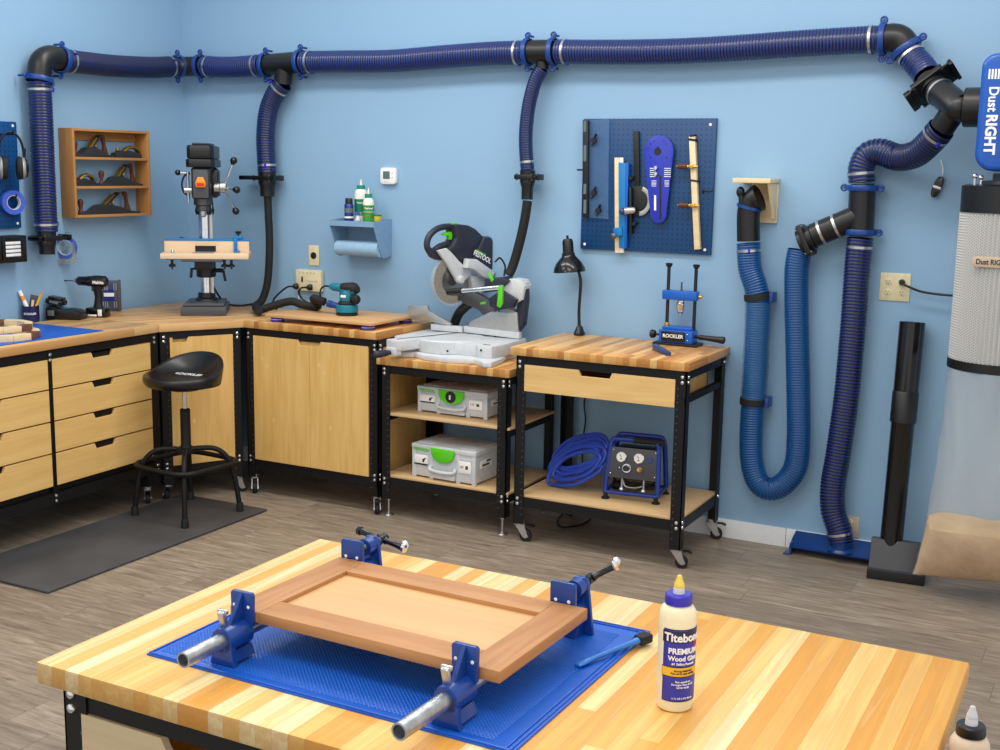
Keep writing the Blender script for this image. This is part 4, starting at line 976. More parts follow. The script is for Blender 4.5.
for i in range(4):
    a=a1+i*PI/2; c=V((math.cos(a),math.sin(a),0))
    P=[c*.03+V((0,0,.335)),c*.06+V((0,0,.345)),c*rL*.55+V((0,0,.34)),c*rL*.78+V((0,0,.29)),c*rL*.9+V((0,0,.2)),c*rL*.97+V((0,0,.08)),c*rL+V((0,0,.012))]
    b=MB(); b.tube(cat(P,6),.0135,14); o=b.build('leg','black',st)
    b=MB(); b.lathe([(.019,0),(.0195,.03),(.0165,.045)],c*rL+V((0,0,0)),n=16); b.build('rubber_foot','rubber',o)
rr=rL*.93; zr=.268; b=MB(); pts=[]
for i in range(4):
    a=a1+i*PI/2
    for da in (-.32,0,.32):
        q=rr*(1.0 if da==0 else .93); pts.append(V((q*math.cos(a+da),q*math.sin(a+da),zr)))
b.tube(cat(pts,6,True),.0135,14,True); b.build('foot_ring','black',st)
b=MB(); b.lathe([(.05,.325),(.052,.335),(.05,.35),(.03,.352),(.028,.36),(.026,.365),(.026,.55),(.022,.555),(.022,.5)],n=24); b.build('column','black',st)
b=MB(); b.cyl((0,0,.5),(0,0,.7),.0125,n=18); b.build('gas_lift','chrome',st)
# seat: dished pad with raised back
zs=.668
fa=math.radians(-84); 
def seat(u,t):
    # u angle, t 0 centre..1 rim
    c=math.cos(u-fa); back=max(0,-c)     # back = away from sitter
    R=.2*(1+.03*c)
    r=t*R
    z=.055+.022*t*t
    z+=(.088*back**.9)*max(0,(t-.45)/.55)**1.5
    z+=-.012*max(0,c)*t*t
    return V((r*math.cos(u),r*math.sin(u),zs+z))
b=MB(); R_=[]; n=56
for tt in (.02,.2,.4,.55,.68,.8,.9,.96): R_.append([seat(2*PI*k/n,tt) for k in range(n)])
for dr_,dz in ((1.0,-.006),(1.01,-.02),(1.0,-.036)):
    R_.append([V((0,0,0))+V((seat(2*PI*k/n,1).x*dr_,seat(2*PI*k/n,1).y*dr_,seat(2*PI*k/n,1).z+dz)) for k in range(n)])
for tt,z in ((.93,-.002),(.6,-.004),(.1,-.004)): R_.append([V((seat(2*PI*k/n,tt).x,seat(2*PI*k/n,tt).y,zs+.004+z+.012*(tt>.9))) for k in range(n)])
b.rings(R_); seat_o=b.build('seat','vinyl',st,None,60)
b=MB(); b.lathe([(.08,-.012),(.085,-.004),(.085,.004)],(0,0,zs),n=24); b.build('seat_plate','black',st)
ps=seat(fa+PI,.2); fdir=V((math.cos(fa),math.sin(fa),0)); xr_=V((-fdir.y,fdir.x,0)); nt=(fdir*.12+V((0,0,1))).normalized()
text(seat_o,'ROCKLER',mat4(ROOT[st.name]@(ps+V((0,0,.004))),xr_,nt.cross(xr_),nt),.04,'lwhite',bold=.0006,sx=1.05)
# ------------------------------------------------------------------ mitre saw
M['sawgrey']=plain('pale grey casting',(206,209,212),.42); M['sawnavy']=plain('charcoal navy plastic',(40,42,58),.45); M['green']=plain('lime green plastic',(92,208,30),.4)
M['alu']=plain('raw aluminium fence',(188,188,184),.34,.7); M['blade']=plain('saw blade steel',(178,172,164),.26,.9)
ZB=.846+.0005
ms=thing('mitre_saw','grey and navy sliding mitre saw with lime green levers on the low bench','mitre saw',TR(2.1,-.3,ZB))
# base casting
def zpoly(pts,z): return [at(u,v,z=z)[:2] for u,v in pts]
bl_=zpoly([(394.5,351.5),(396,357),(402,357.5),(414,357.5),(424,360.5),(448,363.3),(474,364.5),(483,367.8),(491,368.2),(502,364),(507,360)],ZB)
bk=[(2.42,-.12),(1.80,-.10),(1.80,-.36)]
b=MB(); b.prism([(max(p[0],1.795),p[1]) for p in bl_]+bk,None,ZB,ZB+.028,.006); b.build('base_skirt','sawgrey',ms,I4)
bl2=zpoly([(387.5,345),(399,338),(410,346),(452,350),(480,350.5),(486,354),(504,350),(505,345)],ZB+.055)
b=MB(); b.prism([(1.79,-.43),(1.93,-.41),(2.0,-.47),(2.3,-.47),(2.33,-.5),(2.40,-.485),(2.42,-.4),(2.41,-.12),(1.80,-.10)],None,ZB+.026,ZB+.092,.008); b.build('base','sawgrey',ms,I4)
ct=at(447,338,z=ZB+.095)
b=MB(); b.lathe([(.18,ZB+.03),(.182,ZB+.036),(.182,ZB+.09),(.176,ZB+.097)],(2.07,-.33,0),n=48); b.build('turntable','sawgrey',ms,I4)
S0=V((1.985,-.30,0)); ad=V((-.316,-.949,0)); nB=V((.949,-.316,0))
tipf=1.0
b=MB(); Ma=mat4((2.0,-.30,ZB),ad,V((-ad.y,ad.x,0)),(0,0,1))
b.box(.1,.335,-.045,.045,.045,.0985,.006,Ma); b.box(.30,.345,-.038,.038,.02,.06,.006,Ma); b.build('mitre_arm','sawgrey',ms,I4)
b=MB(); b.box(-.16,.30,-.004,.004,.0985,.0998,0,Ma); b.build('kerf_slot','ink',ms,I4)
hp0=Ma@V((.345,0,.035)); b=MB(); b.tube([hp0,hp0+ad*.03,hp0+ad*.075+V((-.01,0,-.004))],[.011,.017,.019],14); b.ell(hp0+ad*.075+V((-.01,0,-.004)),.019,.019,.019,12,8); b.build('mitre_handle','sawnavy',ms,I4)
# slotted foot and black knob on the right lump
b=MB(); q=at(486,356,z=ZB+.0935); b.box(-.02,.02,-.005,.005,0,.001,0,Matrix.Translation((2.36,-.46,ZB+.0925))); b.build('slot_mark','ink',ms,I4)
for (u,v) in ((447.5,351),(481,350.3)): 
    b=MB(); q=at(u,v,y=-.505); b.ell(q,.006,.004,.006,10,6); b.build('screw','ink',ms,I4)
# fences
def yprism(pts,y,t,name,mat,root=ms,bev=.0015):
    b=MB(); b.prism([(at(u,v,y=y).x,at(u,v,y=y).z) for u,v in pts],mat4((0,y,0),(1,0,0),(0,0,1),(0,-1,0)),-t,0,bev); return b.build(name,mat,root,I4)
def z6(pts): return [(370+.2132*a,210+.2132*b) for a,b in pts]
YF=-.19
yprism(z6([(177,448),(268,450),(275,474),(378,532),(378,545),(275,520),(177,512)]),YF,.018,'left_fence','alu')
yprism(z6([(462,540),(468,524),(565,478),(690,480),(696,590),(462,560)]),YF,.018,'right_fence','alu')
yprism(z6([(285,536),(430,548),(430,575),(285,562)]),YF-.004,.03,'fence_base','sawgrey'); yprism(z6([(440,545),(700,575),(700,605),(440,572)]),YF-.004,.03,'fence_base','sawgrey')
# blade plane helper
e1=V((.316,.949,0))
def SP(u,v): 
    q=atp(u,v,S0,nB)-S0; return (q.dot(e1),q.z)
MS=mat4(S0,e1,(0,0,1),nB)
def sprism(pts,z0,z1,name,mat,bev=.006,root=ms,f=SP):
    b=MB(); b.prism([f(u,v) for u,v in pts],MS,z0,z1,bev); return b.build(name,mat,root,I4)
def za(pts): return [(425+.1*a,220+.1*b) for a,b in pts]
cb_=SP(452,280); rb_=.128
bl=MB(); n=64; R_=[]
for q in (-.0012,.0012):
    R_.append([MS@V((cb_[0]+(rb_*(1 if k%2 else .965))*math.cos(2*PI*k/n),cb_[1]+(rb_*(1 if k%2 else .965))*math.sin(2*PI*k/n),q)) for k in range(n)])
bl.rings(R_); bo=bl.build('blade','blade',ms,I4)
b=MB(); b.lathe([(.03,.0012),(.03,.006),(.012,.008),(.012,.02)],MS@V((cb_[0],cb_[1],0)),nB,24); b.build('arbor','dsteel',bo,I4)
# clear guard, a rim around the blade
b=MB(); pts=[]; n=40
for q,rr in ((-.012,rb_+.01),(.016,rb_+.01),(.016,rb_-.045)):
    pts.append([MS@V((cb_[0]+rr*math.cos(a),cb_[1]+rr*math.sin(a),q)) for a in [math.radians(95)+i*math.radians(190)/n for i in range(n+1)]])
rows=[[b.bm.verts.new(p) for p in r] for r in pts]
for i in range(2):
    for k in range(n): b._f((rows[i][k],rows[i][k+1],rows[i+1][k+1],rows[i+1][k]))
t=NT('clear guard'); t.b.inputs['Alpha'].default_value=.42; M['guard']=t.done((196,188,176),.25); b.build('blade_guard','guard',ms,I4)
sprism(za([(255,45),(300,38),(400,50),(470,85),(545,160),(520,240),(470,330),(440,400),(350,380),(320,412),(190,300),(250,235),(275,180)]),-.055,.035,'gear_housing','sawnavy',.014)
sprism(za([(535,165),(600,162),(660,205),(700,290),(703,385),(650,460),(612,515),(520,470),(425,415),(450,340),(490,260)]),-.075,.05,'motor_housing','sawnavy',.018)
b=MB(); P=[MS@V((*SP(u,v),-.008)) for u,v in za([(262,66),(190,70),(120,96),(60,150),(32,215),(36,285),(85,312),(150,268),(240,238)])]
b.tube(cat(P,6),[.0165]*(8*6+1),14); b.build('handle','sawnavy',ms,I4)
sprism(za([(22,240),(50,285),(100,300),(190,290),(320,400),(260,420),(120,400),(70,375),(25,300)]),-.03,.012,'handle_root','sawnavy',.008)
sprism(za([(165,150),(205,125),(262,118),(270,160),(262,200),(238,195),(234,160)]),-.02,.006,'trigger','green',.003)
sprism(za([(255,30),(305,28),(308,42),(258,50)]),-.02,.012,'top_switch','green',.003)
sprism(za([(88,305),(178,278),(230,325),(300,405),(345,450),(415,500),(420,545),(370,590),(325,632),(280,615),(262,570),(180,430)]),.012,.034,'guard_arm','sawgrey',.004)
sprism(za([(345,378),(430,385),(612,512),(575,590),(490,560),(410,490),(330,470)]),.03,.075,'motor_neck','sawgrey',.008)
sprism(za([(420,550),(500,555),(580,590),(560,640),(540,720),(480,800),(440,700)]),-.02,.03,'pivot_arm','sawgrey',.006)
q=MS@V((*SP(456,279),.034)); b=MB(); b.lathe([(.022,-.01),(.022,.012),(.015,.018),(0,.019)],q,nB,20); b.build('pivot_cap','sawgrey',ms,I4)
# letters on the motor
uu=(MS@V((*SP(484,262),0))-MS@V((*SP(466,252),0))).normalized(); nn=nB; vv=nn.cross(uu)
mo=[o for o in ms.children if o.name.startswith('motor_housing')][0]
text(mo,'FESTOOL',mat4(MS@V((*SP(476,256.5),.0505)),uu,vv,nn),.038,'lwhite',bold=.001,sx=.85)
b=MB(); b.box(-.045,.03,-.003,.003,0,.001,0,mat4(MS@V((*SP(475.5,252.3),.0505)),uu,vv,nn)); b.build('stripe','green',mo,I4)
# rear slide column
Yc=-.2
yprism([(503,280),(512,278.5),(521,280),(524.5,286),(522,300),(508,308),(500,300),(497,290)],Yc,.09,'slide_carriage','sawgrey',bev=.008)
yprism([(484,279),(503,277),(509,281),(498,291),(484,293)],Yc-.02,.08,'tilt_head','sawnavy',bev=.006)
yprism([(519,281),(525.5,284),(526,300),(523,325),(517,333),(513,325),(517,305)],Yc+.02,.05,'rear_column','sawnavy',bev=.006)
yprism([(500,290),(516,300),(512,308),(496,311),(489,306),(489,298)],Yc-.05,.04,'clamp_bracket','sawnavy',bev=.008)
yprism([(455,293),(470,290),(488,300),(500,318),(494,327),(478,310),(462,303)],Yc+.03,.05,'pivot_casting','dsteel',bev=.006)
b=MB(); a_=at(512,318,y=Yc+.04); b.lathe([(.045,-.02),(.052,0),(.045,.02)],a_,(0,1,0),24); b.build('rear_wheel','alu',ms,I4)
# dust chute of the saw, curving down behind the blade
b=MB(); b.tube(cat([at(479,296,y=-.13),at(470,303,y=-.12),at(460,312,y=-.1),at(455,322,y=-.08),at(453,331,y=-.07)],8),.026,16); b.build('dust_chute','blackp',ms,I4)
# hold down clamp
Yk=-.36
b=MB(); b.tube([at(384,291.5,y=Yk-.03),at(463,288.5,y=Yk)],[.0165,.0165],18); b.lathe([(.012,-.004),(.0165,.0)],at(384,291.5,y=Yk-.03),at(463,288.5,y=Yk)-at(384,291.5,y=Yk-.03),18); b.build('_x','blackp',ms,I4) if 0 else None
ra,rb2=at(449,292,y=Yk),at(503,287,y=Yk); rdir=(rb2-ra).normalized()
b=MB(); b.cyl(ra+rdir*.07,rb2,.0115,n=18); b.build('slide_rail','chrome',ms,I4)
b=MB(); b.lathe([(.012,-.0),(.0165,.004),(.0175,.05),(.0165,.088),(.012,.09)],ra-rdir*.012,rdir,18); b.build('clamp_grip','blackp',ms,I4)
yprism([(498,286),(502.5,285.5),(502,304),(499.5,308),(496.5,306),(497.5,297)],Yk-.02,.016,'clamp_lever','green',bev=.003)
yprism([(487.5,273),(490,272.5),(493,280),(491,282)],Yk+.02,.012,'release_lever','green',bev=.002)
yprism([(480,302.5),(485.5,301.5),(485.5,304),(480,304.5)],Yk+.04,.012,'stop_lever','green',bev=.002)
b=MB(); cf=at(497,336,z=ZB+.098); b.cyl((cf.x,cf.y,ZB+.1),(cf.x,cf.y,at(497,306,y=cf.y).z),.004,n=10); b.build('clamp_screw','steel',ms,I4)
b=MB(); b.box(cf.x-.018,cf.x+.018,cf.y-.014,cf.y+.014,ZB+.092,ZB+.108,.003); b.build('clamp_foot','sawnavy',ms,I4)
b=MB(); b.tube(cat([at(495,262,y=-.25),at(500,258,y=-.22),at(505,266,y=-.2),at(504,276,y=-.2)],6),.005,8); b.build('cable','blackp',ms,I4)
b=MB(); b.tube(cat([at(523,290,y=-.14),at(524.5,310,y=-.13),at(522,325,y=-.12),at(517,332,y=-.12)],6),.006,8); b.build('rear_cable','blackp',ms,I4)
# slim black vacuum hose from gate to saw
def smallhose(pts,r,label,ends=True):
    b=MB(); rs=resample(cat(pts,10),.0055); b.tube(rs,[r if i%2 else r*.9 for i in range(len(rs))],16); o=b.build('vacuum_hose','rubber',None,I4,60); return tag(o,label,'hose')
smallhose([at(527.5,201,y=YH),at(525,218,y=YH),at(521,237,y=YH),at(516,256,y=-.09),at(512,268,y=-.1),at(508.5,275,y=-.115)],.026,'slim black vacuum hose from the duct gate to the back of the mitre saw')
# ------------------------------------------------------------------ tool cases
M['case']=plain('light grey case plastic',(204,208,212),.42,0,.5,.02)
def tool_case(FL,FR,BR,zb,hh,label,latch):
    P0=at(*FL,z=zb); P1=at(*FR,z=zb); P2_=at(*BR,z=zb); x=P1-P0; w=x.length; x.normalize(); y=V((-x.y,x.x,0)); d=min(.38,abs((P2_-P1).dot(y)))
    Mx=mat4(P0+V((0,0,.0005)),x,y,(0,0,1)); root=thing('tool_case',label,'tool case',Mx,'grey tool cases on the saw bench shelves')
    lid=hh*.62 if latch else hh*.5
    b=MB(); b.box(.004,w-.004,.004,d-.004,.008,hh-.006,.008)
    for xx in (.0,w*.28,w*.70,w-.022): b.box(xx,xx+.022,0,.02,.0,hh-.012,.003)
    for xx in (0,w-.02): b.box(xx,xx+.02,d-.02,d,0,hh-.012,.003)
    b.box(.002,w-.002,.001,d-.001,hh*.7,hh*.735,.002)
    b.build('case_body','case',root)
    b=MB(); b.box(-.002,w+.002,-.002,d+.002,hh-.03,hh-.004,.004); b.box(.02,w*.3,.03,d-.03,hh-.008,hh,.002); b.box(w*.7,w-.02,.03,d-.03,hh-.008,hh,.002); b.build('lid','case',root)
    c=w*.5
    b=MB(); b.prism([(c+.105*w*1.75*math.cos(a)*(1),hh*.93-(.40*hh if not latch else .5*hh)*abs(math.sin(a))**.7*1.0) for a in [PI*i/18 for i in range(19)]],mat4((0,0,0),(1,0,0),(0,0,1),(0,-1,0)),.0,.012,.003); la_=b.build('latch','green',root)
    if latch:
        b=MB(); b.lathe([(.03,0),(.03,.004),(.02,.006)],(c,-.012,hh*.7),(0,-1,0),22); k_=b.build('lock_knob','ink',la_); b=MB(); b.box(c-.004,c+.004,-.024,-.017,hh*.62,hh*.78,.001); b.build('lock_bar','lwhite',k_) if 0 else b.build('lock_bar','lwhite',la_)
    hz=hh*.30; b=MB(); b.tube(cat([(w*.31,-.004,hz+.02),(w*.32,-.014,hz),(w*.5,-.018,hz-.006),(w*.68,-.014,hz),(w*.69,-.004,hz+.02)],5),.009,10); b.box(w*.31,w*.69,-.008,.004,hh*.06,hz-.012,.003); b.build('front_handle','case',root)
    b=MB(); b.box(w*.04,w*.25,-.0015,.004,hh*.42,hh*.66,.0005); s=b.build('label_card','lwhite',root)
    b=MB(); b.box(w*.04,w*.25,-.0019,-.0012,hh*.38,hh*.42); b.build('label_stripe','ink',s)
    b=MB(); b.prism([(w*.17,hh*.47),(w*.19,hh*.45),(w*.205,hh*.52),(w*.23,hh*.6),(w*.21,hh*.6),(w*.19,hh*.55),(w*.175,hh*.58)],mat4((0,-.0015,0),(1,0,0),(0,0,1),(0,-1,0)),0,.0006); b.build('tool_icon','ink',s)
    b=MB(); b.box(w*.745,w*.93,-.0015,.004,hh*.33,hh*.66,.0005); s=b.build('label_card','lwhite',root)
    b=MB(); b.box(w*.85,w*.89,-.0019,-.0012,hh*.45,hh*.55); b.build('label_code','panel',s)
    text(s,'137' if latch else '187',ROOT[root.name]@mat4((w*.79,-.0016,hh*.5),(1,0,0),(0,0,1),(0,-1,0)),.018,'panel')
    text(root,'FESTOOL',ROOT[root.name]@mat4((w*.145,-.0035,hh*.83),(1,0,0),(0,0,1),(0,-1,0)),.021,'green',bold=.0006,sx=1.05)
    b=MB(); b.box(w-.003,w+.0015,d*.2,d*.6,hh*.45,hh*.68,.0005); s=b.build('side_label','lwhite',root); b=MB(); b.box(w+.0013,w+.002,d*.25,d*.5,hh*.5,hh*.56); b.box(w+.0013,w+.002,d*.4,d*.55,hh*.6,hh*.66); b.build('side_print','panel',s)
    return root
tool_case((412,476),(475,487),(498.8,475.5),SH2,.182,'taller grey tool case with plain green latch on the lowest shelf',False)
q_=at(417,411.5,z=SH1); tool_case((417.5,411.5),(487,420.5),(505,412),SH1,.142,'flatter grey tool case with black round lock on the upper shelf of the saw bench',True)
# ------------------------------------------------------------------ sanding tray, sander and its hose
tz=1.014; tp=[(253,313.5),(355.5,326),(396,317.5),(300,305)]
T_=[at(u,v,z=tz) for u,v in tp]; cc=sum(T_,V())/4; xt=((T_[1]-T_[0])+(T_[2]-T_[3])).normalized(); yt=V((-xt.y,xt.x,0))
wt=abs(((T_[1]-T_[0])+(T_[2]-T_[3])).dot(xt))/2; dt_=min(.44,abs(((T_[3]-T_[0])+(T_[2]-T_[1])).dot(yt))/2)
b0,b1,b2=at(271.6,313,z=1.012),at(365,324.5,z=1.012),at(396,313,z=1.012); yb0=(b0.y+b1.y)/2
wt=b1.x-b0.x; dt_=min(b2.y,-.1)-yb0; Mtr=mat4(((b0.x+b1.x)/2,yb0+dt_/2,.9705),(1,0,0),(0,1,0),(0,0,1))
tr=thing('work_board','thin wooden board on four violet bench cookies on the two door bench','board',Mtr)
M['cherryp2']=wood('tan board',(204,156,104),(216,170,118),0,.5,.6); b=MB(); b.box(-wt/2,wt/2,-dt_/2,dt_/2,.027,.041,.001); b.build('board','cherryp2',tr)
M['violet']=plain('violet cookie',(62,52,170),.4)
for x in (-wt/2+.05,wt/2-.05):
    for y in (-dt_/2+.045,dt_/2-.045):
        cke=thing('bench_cookie','violet round bench cookie under the %s %s corner of the tan board'%('left' if x<0 else 'right','front' if y<0 else 'back'),'bench cookie',Mtr@TR(x,y,0),'bench cookies under the tan board')
        b=MB(); b.lathe([(.034,0),(.038,.003),(.038,.009),(.034,.012),(.034,.015),(.038,.018),(.038,.024),(.034,.0265)],n=26); b.build('puck','violet',cke)
        b=MB(); b.lathe([(.0345,.0125),(.0352,.0125),(.0352,.0145),(.0345,.0145)],n=26); b.build('grip_ring','lwhite',cke)
M['teal']=plain('teal tool plastic',(14,118,140),.38)
ZTR=.9705+.0415
sp=at(347,315,z=ZTR); ksp=1/ppm(sp)
sd_=thing('orbital_sander','teal and black random orbital sander standing on the tan board','sander',TR(sp.x,sp.y,ZTR,math.radians(12)))
b=MB(); b.lathe([(.056,.0),(.06,.003),(.06,.011),(.052,.014)],n=32); b.build('sanding_pad','rubber',sd_)
b=MB(); b.lathe([(.055,.014),(.062,.02),(.06,.05),(.05,.058)],n=32); b.build('skirt','teal',sd_)
b=MB(); b.lathe([(.048,.058),(.05,.066),(.044,.074),(.038,.08)],n=28); b.build('collar','rubber',sd_)
b=MB(); b.lathe([(.037,.078),(.04,.095),(.04,.12),(.034,.135)],n=28); b.build('motor_barrel','teal',sd_)
b=MB(); R_=[]
for x,rz_,ry_,z in ((-.1,.012,.012,.152),(-.085,.02,.02,.15),(-.05,.023,.022,.149),(-.01,.027,.03,.142),(.03,.033,.036,.138),(.05,.03,.032,.138),(.064,.016,.018,.136)):
    R_.append([V((x,ry_*math.cos(2*PI*k/20),z+rz_*math.sin(2*PI*k/20))) for k in range(20)])
b.rings(R_); b.build('head','teal',sd_)
b=MB(); R_=[]
for x,rz_,ry_,z in ((-.03,.02,.029,.153),(.0,.027,.034,.15),(.035,.034,.0375,.146),(.055,.03,.034,.144),(.07,.016,.018,.14)):
    R_.append([V((x,ry_*math.cos(2*PI*k/20),z+rz_*math.sin(2*PI*k/20))) for k in range(20)])
b.rings(R_); b.build('palm_grip','rubber',sd_)
b=MB(); b.lathe([(.02,0),(.026,.012),(.026,.034),(.018,.044),(.006,.046)],(.036,-.01,.09),(1,-.35,-.05),20); b.build('front_knob','rubber',sd_)
b=MB(); b.lathe([(.017,0),(.017,.05),(.02,.052),(.02,.075)],(-.048,.012,.042),(-1,.15,.18),20); b.build('dust_port','bluec',sd_)
b=MB(); b.box(-.02,.01,-.0405,-.036,.098,.112,.001); b.build('badge','lwhite',sd_)
b=MB(); b.tube(cat([V((-.1,0,.152)),V((-.13,0,.152)),V((-.155,0,.13)),V((-.155,.0,.085)),V((-.135,-.01,.066))],6),.005,8); b.build('power_cable','rubber',sd_)
RS=ROOT[sd_.name]; pe=RS@V((-.125,.024,.058)); dpe=(RS.to_3x3()@V((-1,.15,.18))).normalized()
hz_=.97+.026
hp_=[at(267.5,196,y=YH),at(268.5,215,y=YH),at(269.5,240,y=YH),at(269,265,y=-.09),at(267,285,y=-.1),at(262,300,y=-.13),at(256,306,z=hz_+.006),at(259,311,z=hz_+.006),at(262,309.5,z=hz_+.01)]
hp_+=[V((b0.x-.03,-.31,hz_+.06)),V((b0.x+.05,-.30,ZTR+.03)),V((b0.x+.15,-.29,ZTR+.026)),pe+dpe*.09+V((0,0,.004)),pe+dpe*.02]
b=MB(); rs=resample(cat(hp_,10),.0055); b.tube(rs,[.0235 if i%2 else .021 for i in range(len(rs))],16); b.build('vacuum_hose','rubber',None,I4,60)
o=[q for q in COL.objects if q.name.startswith('vacuum_hose')][-1]; o=[q for q in COL.objects if q.name.startswith('vacuum_hose') and not q.get('label')][0]; tag(o,'long black vacuum hose dropping beside the drill press and running to the teal sander','hose')
# ------------------------------------------------------------------ wall fixtures
def wallbox(x,z,w,h,t,name,mat,root,bev=.003,y0=-.0005):
    b=MB(); b.box(x-w/2,x+w/2,y0-t,y0,z-h/2,z+h/2,bev); return b.build(name,mat,root,I4)
def outlet(x,z,y=-.0065,root=None):
    for s in (-1,1):
        b=MB(); zz=z+s*.024; b.lathe([(.0165,0),(.0165,.002),(.015,.0028)],(x,y,zz),(0,-1,0),24,sx=1,sy=.86); f=b.build('receptacle','cream',root,I4)
        for dx,hh in ((-.006,.009),(.006,.007)): b=MB(); b.box(x+dx-.001,x+dx+.001,y-.0034,y-.002,zz-hh/2+.003,zz+hh/2+.003); b.build('slot','ink',f,I4)
        b=MB(); b.cyl((x,y-.002,zz-.0085),(x,y-.0034,zz-.0085),.0022,n=10); b.build('slot','ink',f,I4)
q=at(895,287,y=-.003)
ot=thing('wall_outlet','ivory double gang outlet on the wall beside the black floor tool','outlet',Matrix.Translation(q))
wallbox(q.x,q.z,.135,.128,.006,'plate','cream',ot); outlet(q.x-.031,q.z,-.0065,ot); outlet(q.x+.031,q.z,-.0065,ot)
pq=V((q.x+.031,-.0105,q.z+.024)); 
b=MB(); b.lathe([(.013,0),(.015,.006),(.012,.022),(.006,.034)],pq+V((0,.001,0)),(0,-1,0),16); P=[pq+V((0,-.03,0)),pq+V((.03,-.045,-.012)),pq+V((.1,-.04,-.035)),pq+V((.22,-.05,-.042)),pq+V((.33,-.12,-.03)),pq+V((.40,-.13,-.02))]
b.tube(cat(P,8),.0055,10); tag(b.build('power_cord','blackp',None,I4,60),'black power cord plugged into the ivory outlet, running behind the filter','cord')
q=at(855,535,y=-.003); ot=thing('wall_outlet','beige low outlet cover behind the foot of the navy hose','outlet',Matrix.Translation((q.x,q.y,q.z)))
z0_,z1_=at(855,548,y=-.017).z,at(855,521.5,y=-.017).z; xa_=at(858,535,y=-.017).x
M['beige']=plain('beige plate',(196,180,160),.5); b=MB(); b.box(xa_-.09,xa_,-.008,-.0005,.096,max(z1_,.2),.002); b.build('plate','beige',ot,I4); outlet(xa_-.045,.15,-.008,ot)
q=at(314,255.5,y=-.003); o1=thing('wall_outlet','ivory single round socket plate above the six way adapter','outlet',Matrix.Translation(q))
wallbox(q.x,q.z,.075,.118,.006,'plate','cream',o1); b=MB(); b.lathe([(.02,0),(.02,.003),(.0175,.004)],(q.x,-.0065,q.z),(0,-1,0),24); b.lathe([(.006,.0038),(.006,.006)],(q.x,-.0065,q.z),(0,-1,0),12); b.build('socket','ink',o1,I4)
q=at(309.5,280.5,y=-.02); o2=thing('outlet_adapter','ivory six way outlet adapter with two black plugs, near the vacuum hose','outlet adapter',Matrix.Translation(q)); qx,qz=q.x,q.z
wallbox(qx,qz,.185,.125,.034,'housing','cream',o2,.008)
b=MB(); b.box(qx-.048,qx-.036,-.0365,-.034,qz-.01,qz+.022,.001); b.build('switch','ink',o2,I4)
for i in range(5): b=MB(); b.box(qx-.062+i*.026,qx-.054+i*.026,-.0355,-.034,qz+.04,qz+.05); b.build('indicator','beige',o2,I4)
b=MB(); b.box(qx-.01,qx+.07,-.0355,-.034,qz-.004,qz+.0); b.build('line_mark','beige',o2,I4)
for i,(dx,P) in enumerate(((-.075,[(-.02,-.07,-.0),(-.07,-.075,-.035),(-.115,-.08,-.08),(-.11,-.08,-.12),(-.085,-.09,-.15)]),(.025,[(-.02,-.07,-.0),(-.035,-.075,-.03),(-.01,-.062,-.07),(.06,-.055,-.1),(.12,-.055,-.12)]))):
    c=V((qx+dx,-.0355,qz-.037)); b=MB(); b.lathe([(.017,0),(.019,.006),(.016,.02),(.007,.03)],c,(-.5,-.85,0),16)
    pts=[c+V((-.012,-.024,0))]+[c+V(p) for p in P]; pts[-1].z=max(pts[-1].z,.978)
    b.tube(cat(pts,8),.0055,10); tag(b.build('power_cord','blackp',None,I4,60),'black power cord plugged into the %s of the ivory outlet adapter'%('left end' if i==0 else 'middle'),'cord')
b=MB(); b.tube(cat([V((qx-.085,-.012,qz-.05)),V((qx-.087,-.008,qz-.12)),V((qx-.085,-.006,.985))],6),.004,8); tag(b.build('power_cord','whitep',None,I4,60),'thin white cord hanging down the wall below the outlet adapter','cord')
q=at(389,176,y=-.012); th=thing('thermostat','white square thermostat with a grey display on the back wall','thermostat',Matrix.Translation(q))
b=MB(); b.prism([(.052*math.copysign(abs(math.cos(a))**.35,math.cos(a)),.046*math.copysign(abs(math.sin(a))**.35,math.sin(a))) for a in [2*PI*k/48 for k in range(48)]],mat4((q.x,0,q.z),(1,0,0),(0,0,1),(0,-1,0)),-.0005,.026,.006); b.build('case','whitep',th,I4)
M['case_']=plain('button grey',(206,206,206),.4); M['lcd']=plain('grey lcd',(96,112,112),.25)
b=MB(); b.box(q.x-.03,q.x+.014,-.0275,-.0255,q.z-.016,q.z+.026,.001); b.build('display','lcd',th,I4)
for z in (.018,-.008): b=MB(); b.box(q.x+.026,q.x+.036,-.0285,-.0255,q.z+z-.004,q.z+z+.004,.001); b.build('button','case_',th,I4)
for x in (-.018,0): b=MB(); b.box(q.x+x-.004,q.x+x+.004,-.0275,-.0255,q.z-.034,q.z-.028,.001); b.build('button','case_',th,I4)
# paper towel holder shelf
M['holder']=plain('powder blue steel',(128,164,196),.5); M['towel']=plain('blue paper towel',(150,186,214),.8)
xl,xr=at(331,222,y=-.18).x,at(373.5,223,y=-.18).x; zf=at(352,226,y=-.18).z
zb_=at(390,232,y=-.004).z; Dh=.18; xr=at(390,225,y=-.003).x-.0; xl=xr-.245; 
p_=at(373.5,224,y=-Dh)
xl2=at(330,222,y=-Dh).x; xr2=at(373.5,226,y=-Dh).x; ztop=at(352,221,y=-Dh).z
xl,xr=xl2,xr2; ph=thing('towel_shelf','powder blue wall shelf with a paper towel roll under its tray','shelf',Matrix.Translation(((xl+xr)/2,0,ztop-.2)))
b=MB(); b.box(xl,xr,-Dh,-.001,ztop-.03,ztop-.027); b.box(xl,xr,-Dh-.002,-Dh,ztop-.03,ztop); b.box(xl,xr,-.003,-.001,ztop-.19,ztop+.01); b.build('tray','holder',ph,I4)
